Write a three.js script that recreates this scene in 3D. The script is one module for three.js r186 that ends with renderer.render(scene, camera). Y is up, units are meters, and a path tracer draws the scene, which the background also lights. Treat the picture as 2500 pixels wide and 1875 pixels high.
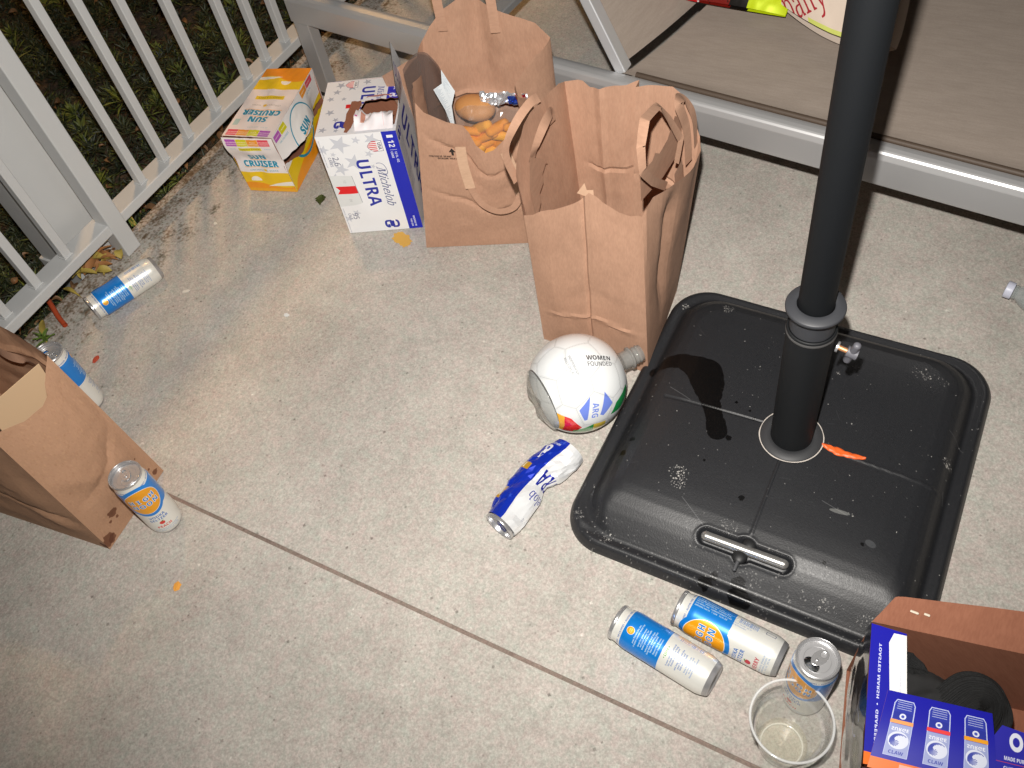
import * as THREE from 'three';
import { mergeGeometries, toCreasedNormals, mergeVertices } from 'three/addons/utils/BufferGeometryUtils.js';
import { RoundedBoxGeometry } from 'three/addons/geometries/RoundedBoxGeometry.js';
import { ImprovedNoise } from 'three/addons/math/ImprovedNoise.js';

// ---------- camera, sky, lights, exposure ----------
const scene = new THREE.Scene();
const V = (x, y, z) => new THREE.Vector3(x, y, z);
const camPos = V(0, 1.265, 0);
const camRight = V(0.88228, -0.13145, -0.45199), camDown = V(0.29812, -0.58705, 0.75266), camFwd = V(-0.36428, -0.79881, -0.47875);
const camera = new THREE.PerspectiveCamera(47.0, 4 / 3, 0.02, 200);
camera.position.copy(camPos);
camera.up.copy(camDown).negate();
camera.lookAt(camPos.clone().add(camFwd));
camera.updateMatrixWorld();
scene.add(camera);

const renderer = new THREE.WebGLRenderer({ antialias: true });
renderer.setSize(1024, 768);
renderer.toneMapping = THREE.LinearToneMapping;
renderer.toneMappingExposure = 1.0;
renderer.shadowMap.enabled = true;

{ // night sky, a plain dark blue dome of air
  const w = 64, h = 32, d = new Float32Array(w * h * 4);
  for (let j = 0; j < h; j++) for (let i = 0; i < w; i++) {
    const k = (j * w + i) * 4;
    d[k] = 0.0055; d[k + 1] = 0.0062; d[k + 2] = 0.0080; d[k + 3] = 1;
  }
  const t = new THREE.DataTexture(d, w, h, THREE.RGBAFormat, THREE.FloatType);
  t.mapping = THREE.EquirectangularReflectionMapping; t.magFilter = THREE.LinearFilter; t.minFilter = THREE.LinearFilter; t.needsUpdate = true;
  scene.background = t; scene.environment = t;
}
const moon = new THREE.DirectionalLight(0xbfd0ff, 0.012);
moon.position.set(-3, 8, -2); moon.castShadow = true; moon.shadow.radius = 4;
scene.add(moon); scene.add(moon.target);

// the camera's own flash: a small tube above and to the side of the lens
const FLASH = 11.5;
const flash = new THREE.SpotLight(0xfffaf3, FLASH, 0, 1.02, 1.0, 2);
flash.position.copy(camPos).addScaledVector(camRight, -0.016).addScaledVector(camDown, -0.095);
flash.target.position.copy(flash.position).addScaledVector(camFwd, 2).addScaledVector(camDown, -0.38).addScaledVector(camRight, 0.1);
flash.castShadow = true; flash.shadow.radius = 0.5; flash.shadow.mapSize.set(4096, 4096);
scene.add(flash); scene.add(flash.target);
const LAMP = 40;   // candela of the warm garden lamp built further down

// ---------- helpers ----------
function rng(s) { return () => { s |= 0; s = s + 0x6D2B79F5 | 0; let t = Math.imul(s ^ s >>> 15, 1 | s); t = t + Math.imul(t ^ t >>> 7, 61 | t) ^ t; return ((t ^ t >>> 14) >>> 0) / 4294967296; }; }
const per = new ImprovedNoise();
const N3 = (x, y, z) => per.noise(x + 31.7, y + 11.3, z + 57.1);
const clamp = (x, a = 0, b = 1) => Math.min(b, Math.max(a, x));
const sm = (a, b, x) => { const t = clamp((x - a) / (b - a)); return t * t * (3 - 2 * t); };
const mix = (a, b, t) => a + (b - a) * t;
const counts = {};
function numbered(n) { counts[n] = (counts[n] || 0) + 1; return counts[n] === 1 ? n : n + '_' + String(counts[n] - 1).padStart(3, '0'); }
function thing(name, label, category, group) {
  const g = new THREE.Group(); g.name = numbered(name); g.userData = { label, category }; if (group) g.userData.group = group; scene.add(g); return g;
}
function mesh(name, geo, mat, parent, label) {
  const m = new THREE.Mesh(geo, mat); m.name = name; m.castShadow = m.receiveShadow = true; if (label) m.userData.label = label; parent.add(m); return m;
}
function solo(name, geo, mat, label, category, group) {
  const m = mesh(numbered(name), geo, mat, scene); m.userData = { label, category }; if (group) m.userData.group = group; return m;
}
function struct(name, geo, mat, label) { const m = mesh(name, geo, mat, scene); m.userData = { kind: 'structure' }; if (label) m.userData.label = label; return m; }
function canvasTex(w, h, draw, wrap) {
  const c = document.createElement('canvas'); c.width = w; c.height = h; const g = c.getContext('2d'); draw(g, w, h);
  const t = new THREE.CanvasTexture(c); t.colorSpace = THREE.SRGBColorSpace; t.magFilter = THREE.LinearFilter; t.anisotropy = 8;
  if (wrap) t.wrapS = t.wrapT = THREE.RepeatWrapping;
  return t;
}
function dataTex(n, f, srgb = true) { // f(i,j) -> [r,g,b] 0..255
  const d = new Uint8Array(n * n * 4);
  for (let j = 0; j < n; j++) for (let i = 0; i < n; i++) { const c = f(i, j), k = (j * n + i) * 4; d[k] = clamp(c[0], 0, 255); d[k + 1] = clamp(c[1], 0, 255); d[k + 2] = clamp(c[2], 0, 255); d[k + 3] = 255; }
  const t = new THREE.DataTexture(d, n, n, THREE.RGBAFormat); if (srgb) t.colorSpace = THREE.SRGBColorSpace;
  t.wrapS = t.wrapT = THREE.RepeatWrapping; t.magFilter = THREE.LinearFilter; t.minFilter = THREE.LinearMipmapLinearFilter; t.generateMipmaps = true; t.needsUpdate = true; return t;
}
function lattice(n, seed) { // tileable value noise, sampled in 0..1
  const r = rng(seed), a = new Float32Array(n * n); for (let i = 0; i < a.length; i++) a[i] = r();
  return (u, v) => { const x = u * n, y = v * n, i = Math.floor(x), j = Math.floor(y), fx = x - i, fy = y - j, sx = fx * fx * (3 - 2 * fx), sy = fy * fy * (3 - 2 * fy);
    const i0 = ((i % n) + n) % n, i1 = (i0 + 1) % n, j0 = ((j % n) + n) % n, j1 = (j0 + 1) % n;
    return mix(mix(a[j0 * n + i0], a[j0 * n + i1], sx), mix(a[j1 * n + i0], a[j1 * n + i1], sx), sy); };
}
function lattice2(nx, ny, seed) { // the same with unlike cell sizes each way, for grain
  const r = rng(seed), a = new Float32Array(nx * ny); for (let i = 0; i < a.length; i++) a[i] = r();
  return (u, v) => { const x = u * nx, y = v * ny, i = Math.floor(x), j = Math.floor(y), fx = x - i, fy = y - j, i0 = ((i % nx) + nx) % nx, i1 = (i0 + 1) % nx, j0 = ((j % ny) + ny) % ny, j1 = (j0 + 1) % ny; return mix(mix(a[j0 * nx + i0], a[j0 * nx + i1], fx), mix(a[j1 * nx + i0], a[j1 * nx + i1], fx), fy); };
}
const lin = (r, g, b) => new THREE.Color().setRGB(r, g, b);
const std = (o) => new THREE.MeshStandardMaterial(o);
const phys = (o) => new THREE.MeshPhysicalMaterial(o);
// grid surface from a function of (u,v); uv given by uvf or (u,v)
function gridGeo(nu, nv, f, uvf, closed) {
  const p = [], uv = [], ix = [];
  for (let j = 0; j <= nv; j++) for (let i = 0; i <= nu; i++) { const u = i / nu, v = j / nv, q = f(u, v); p.push(q.x, q.y, q.z); const t = uvf ? uvf(u, v, q) : [u, v]; uv.push(t[0], t[1]); }
  for (let j = 0; j < nv; j++) for (let i = 0; i < nu; i++) { const a = j * (nu + 1) + i, b = a + 1, c = a + nu + 1, d = c + 1; ix.push(a, b, d, a, d, c); }
  const g = new THREE.BufferGeometry(); g.setAttribute('position', new THREE.Float32BufferAttribute(p, 3)); g.setAttribute('uv', new THREE.Float32BufferAttribute(uv, 2)); g.setIndex(ix); g.computeVertexNormals(); return g;
}
// flat polygon in 3D: frame origin o, axes a (u) and b (v), outline [[u,v]...]; uv scaled by su,sv
function polyGeo(o, a, b, pts, holes, su = 1, sv = 1) {
  const s = new THREE.Shape(pts.map(p => new THREE.Vector2(p[0], p[1])));
  for (const h of holes || []) s.holes.push(new THREE.Path(h.map(p => new THREE.Vector2(p[0], p[1]))));
  const g = new THREE.ShapeGeometry(s), P = g.attributes.position, U = g.attributes.uv;
  for (let i = 0; i < P.count; i++) { const x = P.getX(i), y = P.getY(i); U.setXY(i, x / su, y / sv); P.setXYZ(i, o.x + a.x * x + b.x * y, o.y + a.y * x + b.y * y, o.z + a.z * x + b.z * y); }
  g.computeVertexNormals(); return g;
}
// a bent strip of sheet material along 3D points, each [x,y,z,nx,ny,nz] with n the way its face points
function ribbonGeo(pts, width, n = 48, sharp = false) {
  const c = new THREE.CatmullRomCurve3(pts.map(p => V(p[0], p[1], p[2])), false, sharp ? 'catmullrom' : 'centripetal', 0.08);
  const nc = new THREE.CatmullRomCurve3(pts.map(p => V(p[3], p[4], p[5])), false, 'centripetal');
  const at = (u, s, side) => { const q = c.getPoint(u), t = c.getTangent(u), nn = nc.getPoint(u); nn.addScaledVector(t, -nn.dot(t)).normalize(); const w = V().crossVectors(t, nn); return q.addScaledVector(w, (s - 0.5) * width).addScaledVector(nn, side); };
  const L = c.getLength();
  return gridGeo(n, 2, (u, v) => at(u, v, 0), (u, v) => [u * L * 2, v * width * 2]);
}
const boxGeo = (w, h, d, x, y, z, r = 0.0015) => { const g = new RoundedBoxGeometry(w, h, d, 2, Math.min(r, w / 2.1, h / 2.1, d / 2.1)); g.translate(x, y, z); return g; };
const cylGeo = (r0, r1, h, x, y, z, s = 40) => { const g = new THREE.CylinderGeometry(r1, r0, h, s); g.translate(x, y + h / 2, z); return g; };
function between(g, a, b) { const d = V().subVectors(b, a), q = new THREE.Quaternion().setFromUnitVectors(V(0, 1, 0), d.clone().normalize()); g.applyQuaternion(q); g.translate((a.x + b.x) / 2, (a.y + b.y) / 2, (a.z + b.z) / 2); return g; }
const barGeo = (w, d, a, b, r = 0.003) => between(new RoundedBoxGeometry(w, V().subVectors(b, a).length(), d, 2, r), a, b);
function latheGeo(pts, seg = 72, vf) { const g = new THREE.LatheGeometry(pts.map(p => new THREE.Vector2(p[0], p[1])), seg); if (vf) { const P = g.attributes.position, U = g.attributes.uv; for (let i = 0; i < P.count; i++) U.setY(i, vf(P.getY(i))); } return g; }

// ---------- shared materials ----------
const M = {};
{ // broom-smooth concrete: fine pale and dark grains, pink and green-grey mottling, small pits
  const n = 2048, a = lattice(1024, 1), b = lattice(512, 2), c = lattice(200, 3), d = lattice(60, 4), e = lattice(14, 5), r = rng(9), f = lattice(128, 6);
  const pit = new Float32Array(n * n);
  for (let k = 0; k < 9000; k++) { const x = r() * n | 0, y = r() * n | 0, s = r() < 0.06 ? 2 : (r() < 0.4 ? 1 : 0), v = r() < 0.75 ? -(14 + r() * 36) : 12 + r() * 20; for (let j = -s; j <= s; j++) for (let i = -s; i <= s; i++) if (i * i + j * j <= s * s + 0.4) pit[((y + j + n) % n) * n + (x + i + n) % n] = v * (s ? 1 : 0.8); }
  M.concreteMap = dataTex(n, (i, j) => {
    const u = i / n, v = j / n, g = (r() - 0.5) * 24 + (a(u, v) - 0.5) * 27 + (b(u, v) - 0.5) * 9 + (c(u, v) - 0.5) * 5 + (d(u, v) - 0.5) * 10 + (e(u, v) - 0.5) * 12 + pit[j * n + i];
    const h = (c(v, u) - 0.5) * 4 + (f(u, v) - 0.5) * 3 + (b(v, u) - 0.5) * 6;
    return [179 + g + h * 0.9, 173 + g - h * 0.45, 165 + g * 0.97 - h * 0.15];
  });
  const bm = dataTex(512, (i, j) => { const u = i / 512, v = j / 512, q = 128 + (a(u / 4, v / 4) - 0.5) * 150 + (b(u / 4, v / 4) - 0.5) * 90; return [q, q, q]; }, false);
  M.concrete = std({ map: M.concreteMap, roughness: 0.92, bumpMap: bm, bumpScale: 0.0006});
}
{ // kraft paper fibre
  const n = 512, a = lattice2(256, 90, 21), b = lattice(40, 22), c = lattice(10, 23), r = rng(24);
  const kraft = (R, G, B, amp) => dataTex(n, (i, j) => { const u = i / n, v = j / n, g = ((a(u, v) - 0.5) * 22 + (b(u, v) - 0.5) * 10 + (c(u, v) - 0.5) * 12 + (r() - 0.5) * 8) * amp; return [R + g, G + g * 0.9, B + g * 0.8]; });
  M.kraft = std({ map: kraft(178, 139, 115, 0.5), roughness: 0.8, side: THREE.DoubleSide });
  M.kraftPale = std({ map: kraft(204, 168, 140, 0.5), roughness: 0.8, side: THREE.DoubleSide });
  M.board = std({ map: kraft(142, 91, 68, 0.45), roughness: 0.85, side: THREE.DoubleSide });
  M.boardGrey = std({ map: kraft(120, 110, 102, 0.8), roughness: 0.85, side: THREE.DoubleSide });
}
M.white = std({ color: lin(0.56, 0.57, 0.57), roughness: 0.42 });
M.alu = phys({ color: lin(0.50, 0.50, 0.51), metalness: 0.68, roughness: 0.38 });
M.aluBright = phys({ color: lin(0.60, 0.60, 0.61), metalness: 0.72, roughness: 0.26 });
M.aluBlur = phys({ color: lin(0.62, 0.61, 0.62), metalness: 0.75, roughness: 0.4, anisotropy: 0.6 });
M.black = std({ color: lin(0.012, 0.0125, 0.0135), roughness: 0.5 });
M.blackMatte = std({ color: lin(0.010, 0.0105, 0.012), roughness: 0.75 });
M.greyPlastic = std({ color: lin(0.07, 0.072, 0.078), roughness: 0.5 });
M.clear = phys({ color: lin(0.96, 0.97, 0.97), roughness: 0.03, transmission: 1, thickness: 0, ior: 1.45, side: THREE.DoubleSide });
M.film = phys({ color: lin(0.92, 0.9, 0.88), roughness: 0.12, transmission: 0.92, thickness: 0, ior: 1.45, side: THREE.DoubleSide });
// ---------- setting: patio slabs, joint, garden bed, porch roof ----------
const SLAB_X0 = -1.575, SLAB_X1 = 2.6, JOINT = -0.321;
function slabTop(x0, x1, z0, z1) { return gridGeo(4, 4, (u, v) => V(mix(x0, x1, u), 0, mix(z1, z0, v)), (u, v, q) => [q.x / 2.4, -q.z / 2.4]); }
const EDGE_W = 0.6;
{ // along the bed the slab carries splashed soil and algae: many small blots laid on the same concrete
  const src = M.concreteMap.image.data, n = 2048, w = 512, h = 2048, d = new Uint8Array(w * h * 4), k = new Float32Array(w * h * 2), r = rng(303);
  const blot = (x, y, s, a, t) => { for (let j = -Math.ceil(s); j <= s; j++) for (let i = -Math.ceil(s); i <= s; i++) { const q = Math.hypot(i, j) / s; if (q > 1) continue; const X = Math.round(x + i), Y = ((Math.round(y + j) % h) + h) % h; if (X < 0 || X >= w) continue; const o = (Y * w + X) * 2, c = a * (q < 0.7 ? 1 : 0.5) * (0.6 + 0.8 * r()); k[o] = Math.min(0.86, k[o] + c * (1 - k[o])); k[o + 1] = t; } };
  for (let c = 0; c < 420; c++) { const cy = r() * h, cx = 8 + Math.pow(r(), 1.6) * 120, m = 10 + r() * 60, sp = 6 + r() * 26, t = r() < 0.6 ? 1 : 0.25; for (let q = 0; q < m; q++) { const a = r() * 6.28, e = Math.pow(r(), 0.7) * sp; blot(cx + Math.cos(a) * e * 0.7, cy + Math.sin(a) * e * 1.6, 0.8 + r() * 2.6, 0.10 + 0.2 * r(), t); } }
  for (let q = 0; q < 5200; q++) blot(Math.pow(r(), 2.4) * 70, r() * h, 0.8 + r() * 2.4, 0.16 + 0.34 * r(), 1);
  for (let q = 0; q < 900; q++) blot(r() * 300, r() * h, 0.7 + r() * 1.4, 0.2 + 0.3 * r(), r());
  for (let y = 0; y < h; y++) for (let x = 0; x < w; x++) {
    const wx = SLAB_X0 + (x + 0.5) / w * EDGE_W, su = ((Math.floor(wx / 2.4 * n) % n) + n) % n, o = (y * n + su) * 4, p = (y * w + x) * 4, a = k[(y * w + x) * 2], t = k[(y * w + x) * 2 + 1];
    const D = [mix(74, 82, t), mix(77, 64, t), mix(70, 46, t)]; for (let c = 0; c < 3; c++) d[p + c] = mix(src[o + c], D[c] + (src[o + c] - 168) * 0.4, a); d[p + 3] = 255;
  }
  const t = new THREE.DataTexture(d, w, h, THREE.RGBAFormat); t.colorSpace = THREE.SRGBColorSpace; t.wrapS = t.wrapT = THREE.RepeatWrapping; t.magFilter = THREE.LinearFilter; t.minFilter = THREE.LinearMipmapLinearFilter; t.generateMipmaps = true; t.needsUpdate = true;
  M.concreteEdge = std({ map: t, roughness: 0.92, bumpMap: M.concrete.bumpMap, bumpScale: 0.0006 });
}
{
  const mk = (name, z0, z1, label) => {
    const zf = z1 > 0.5 ? z0 : z1, front = gridGeo(2, 2, (u, v) => V(mix(SLAB_X0, SLAB_X1, u), -0.02 * (1 - v), zf), (u, v, q) => [q.x / 2.4, q.y / 2.4]);
    const side = gridGeo(2, 2, (u, v) => V(SLAB_X0, -0.14 * (1 - v), mix(z0, z1, u)), (u, v, q) => [q.z / 2.4, q.y / 2.4]);
    const s = struct(name, mergeGeometries([slabTop(SLAB_X0 + EDGE_W, SLAB_X1, z0, z1), front, side]), M.concrete, label);
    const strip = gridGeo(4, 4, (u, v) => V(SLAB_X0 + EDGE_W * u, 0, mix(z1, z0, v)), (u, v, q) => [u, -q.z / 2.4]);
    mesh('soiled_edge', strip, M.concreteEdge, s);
  };
  mk('patio_slab', -2.6, JOINT - 0.0032, 'grey concrete patio slab along the white railing');
  mk('patio_slab_001', JOINT + 0.0032, 1.4, 'grey concrete patio slab in front of the control joint');
  const jm = std({ color: lin(0.52, 0.43, 0.40), roughness: 0.95, map: M.concreteMap });
  struct('joint_filler', gridGeo(40, 1, (u, v) => V(mix(SLAB_X0, SLAB_X1, u), -0.0018 - 0.0006 * N3(u * 300, 1, v), JOINT + (0.5 - v) * 0.0064), (u, v, q) => [q.x / 2.4, q.z / 2.4]), jm, 'thin brown filler in the straight slab joint');
}
const GROUND_Y = -0.075;
{
  const a = lattice(128, 41), b = lattice(20, 42), r = rng(43);
  const soil = dataTex(256, (i, j) => { const u = i / 256, v = j / 256, g = (a(u, v) - 0.5) * 40 + (b(u, v) - 0.5) * 22 + (r() - 0.5) * 18; return [66 + g, 54 + g, 42 + g * 0.9]; });
  struct('garden_bed', gridGeo(120, 120, (u, v) => { const x = mix(-14, SLAB_X0 - 0.004, Math.pow(u, 0.35)), z = mix(6, -12, v); return V(x, GROUND_Y + 0.02 * N3(x * 5, 0, z * 5), z); }, (u, v, q) => [q.x * 2.5, q.z * 2.5]), std({ map: soil, roughness: 1 }), 'dark soil of the planted bed');
}
{ // porch roof that keeps the garden lamp off the middle of the patio
  const g = new THREE.BoxGeometry(5.5, 0.16, 6.5); g.translate(0.875, 2.53, -0.9);
  struct('porch_roof', g, std({ color: lin(0.5, 0.5, 0.48), roughness: 0.8 }), 'flat porch roof above the patio');
}
{
  const c = thing('porch_column', 'wide pale grey porch column standing just outside the railing post', 'column');
  mesh('shaft', boxGeo(0.1, 2.45, 0.105, -1.655, 1.225 - 0.0, -0.727, 0.003), M.white, c);
  mesh('plinth', boxGeo(0.12, 0.09, 0.115, -1.655, -0.035, -0.727, 0.003), M.white, c);
}
{ // warm garden lamp beyond the bed
  const L = thing('garden_lamp', 'tall lamp post with warm glowing globe beyond the planted bed', 'lamp post');
  const x = -2.95, z = -2.75, y = 5.3;
  mesh('pole', cylGeo(0.05, 0.035, y - 0.1 - GROUND_Y, x, GROUND_Y, z), M.blackMatte, L);
  mesh('collar', cylGeo(0.06, 0.08, 0.06, x, y - 0.16, z), M.blackMatte, L);
  const globe = new THREE.SphereGeometry(0.19, 32, 20); globe.translate(x, y, z);
  mesh('globe', globe, std({ color: lin(0.8, 0.7, 0.5), emissive: lin(1, 0.66, 0.3), emissiveIntensity: 2, roughness: 0.4 }), L);
  const pl = new THREE.PointLight(new THREE.Color().setRGB(1, 0.56, 0.21), LAMP, 0, 2);
  pl.position.set(x, y, z); pl.castShadow = true; pl.shadow.radius = 9; pl.name = 'garden_lamp_light'; L.add(pl);
}
// ---------- railing ----------
{
  const R = thing('railing', 'white metal railing with square balusters along the patio edge', 'railing');
  const X = -1.546, yr = 0.068, top = 1.03;
  mesh('bottom_rail', boxGeo(0.052, 0.024, 3.4, X, yr + 0.012, -1.35, 0.003), M.white, R);
  mesh('handrail', boxGeo(0.055, 0.045, 3.4, X, top + 0.022, -1.35, 0.008), M.white, R);
  const bg = boxGeo(0.019, top - yr - 0.024, 0.019, 0, (top + yr + 0.024) / 2, 0, 0.0018);
  const zs = [-0.215, -0.305, -0.394, -0.482, -0.566, -0.652, -0.888, -0.966, -1.052, -1.153, -1.276, -1.352, -1.432, -1.51, -1.6, -1.69, -1.78, -1.87, -1.96, -2.05];
  for (const z of zs) { const m = mesh('baluster', bg, M.white, R); m.position.set(X, 0, z); const w = mesh('weld_collar', boxGeo(0.023, 0.004, 0.023, 0, 0.002, 0, 0.0015), M.white, m); w.position.y = yr + 0.024; }
  const post = mesh('post', boxGeo(0.042, top - 0.001, 0.04, X + 0.008, top / 2 + 0.0005, -0.772, 0.003), M.white, R);
  mesh('post', boxGeo(0.042, top - 0.001, 0.04, X + 0.008, top / 2 + 0.0005, -2.12, 0.003), M.white, R);
}
// ---------- planted bed ----------
{
  const r = rng(77), leaf = (len, w, az, el) => { // a narrow folded leaf
    const d = V(Math.cos(az) * Math.cos(el), Math.sin(el), Math.sin(az) * Math.cos(el)), s = V(-Math.sin(az), 0, Math.cos(az));
    const a = V(0, 0, 0), m1 = d.clone().multiplyScalar(len * 0.5).addScaledVector(s, w), m2 = d.clone().multiplyScalar(len * 0.5).addScaledVector(s, -w), m0 = d.clone().multiplyScalar(len * 0.5).add(V(0, -w * 0.6, 0)), t = d.clone().multiplyScalar(len).add(V(0, -len * 0.12, 0));
    return [a, m1, m0, a, m0, m2, m1, t, m0, m0, t, m2];
  };
  const sprig = (n, seed) => { const q = rng(seed), p = []; for (let k = 0; k < n; k++) { const tier = k / n; for (const v of leaf(mix(0.034, 0.015, tier) * (0.8 + q() * 0.5), 0.0022, k * 2.4 + q() * 0.5, mix(0.1, 1.25, tier))) p.push(v.x, v.y + tier * 0.02, v.z); } const g = new THREE.BufferGeometry(); g.setAttribute('position', new THREE.Float32BufferAttribute(p, 3)); g.computeVertexNormals(); return g; };
  const lm = std({ color: 0xffffff, roughness: 0.55, side: THREE.DoubleSide });
  const o = new THREE.Object3D(), c = new THREE.Color();
  const scatter = (name, geo, n, sc, tone, label) => {
    const im = new THREE.InstancedMesh(geo, lm, n); im.name = name; im.castShadow = im.receiveShadow = true; im.userData = { kind: 'stuff', label, category: 'plants' };
    let k = 0; while (k < n) {
      const x = mix(-1.60, -3.9, Math.pow(r(), 1.25)), z = mix(-3.2, 0.5, r());
      if (x > -1.73 && z > -0.8 && z < -0.65) continue;
      const den = N3(x * 3.2, 4, z * 3.2); if (den < -0.34 + (x > -1.66 ? 0.3 : 0)) { if (r() < 0.75) continue; }
      const near = sm(0, 0.25, -1.59 - x), mound = near * (0.02 + 0.10 * clamp(0.5 + N3(x * 4, 8, z * 4)));
      o.position.set(x, GROUND_Y + 0.004 + mound * r(), z); o.rotation.set((r() - 0.5) * 0.9, r() * 6.28, (r() - 0.5) * 0.9); const s = sc * (0.6 + r() * 0.8); o.scale.set(s, s, s); o.updateMatrix(); im.setMatrixAt(k, o.matrix);
      im.setColorAt(k, tone(c, r)); k++;
    }
    im.instanceMatrix.needsUpdate = true; scene.add(im); return im;
  };
  scatter('ground_cover', sprig(13, 5), 15000, 0.95, (c, r) => { const t = r() * r(); return c.setRGB(0.013 + 0.034 * t, 0.020 + 0.042 * t, 0.009 + 0.010 * t); }, 'low dark evergreen ground cover of narrow leaves behind the railing');
  scatter('ground_cover_001', sprig(18, 6), 900, 1.25, (c, r) => { const t = r(); return c.setRGB(0.075 + 0.05 * t, 0.10 + 0.05 * t, 0.022); }, 'brighter yellow green sprigs scattered through the ground cover');
  // dry leaves and stems caught in it
  const curl = (seed) => { const q = rng(seed), w = 0.011, l = 0.034, b = 0.01 + q() * 0.01; return gridGeo(4, 8, (u, v) => { const s = Math.sin(Math.PI * Math.pow(v, 0.8)) * w * 2; return V((u - 0.5) * s, b * Math.pow(u - 0.5, 2) * 3 + b * Math.sin(v * 3), (v - 0.5) * l); }); };
  const im = new THREE.InstancedMesh(curl(1), lm, 520); im.name = 'leaf_litter'; im.userData = { kind: 'stuff', label: 'dry brown fallen leaves lying among the ground cover', category: 'leaves' }; im.castShadow = im.receiveShadow = true;
  for (let k = 0; k < 520; k++) { const edge = k < 240, x = edge ? mix(-1.59, -1.68, r()) : mix(-1.62, -3.4, Math.pow(r(), 1.2)), z = mix(-2.6, 0.3, r()); o.position.set(x, edge ? GROUND_Y + 0.012 + r() * 0.04 : GROUND_Y + 0.03 + r() * 0.09, z); o.rotation.set((r() - 0.5) * 1.4, r() * 6.28, (r() - 0.5) * 1.4); const s = 0.3 + r() * 0.5; o.scale.set(s, s, s * (0.8 + r() * 0.8)); o.updateMatrix(); im.setMatrixAt(k, o.matrix); const t = r(); im.setColorAt(k, c.setRGB(0.10 + 0.14 * t, 0.055 + 0.07 * t, 0.025 + 0.03 * t)); }
  scene.add(im);
}
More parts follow.
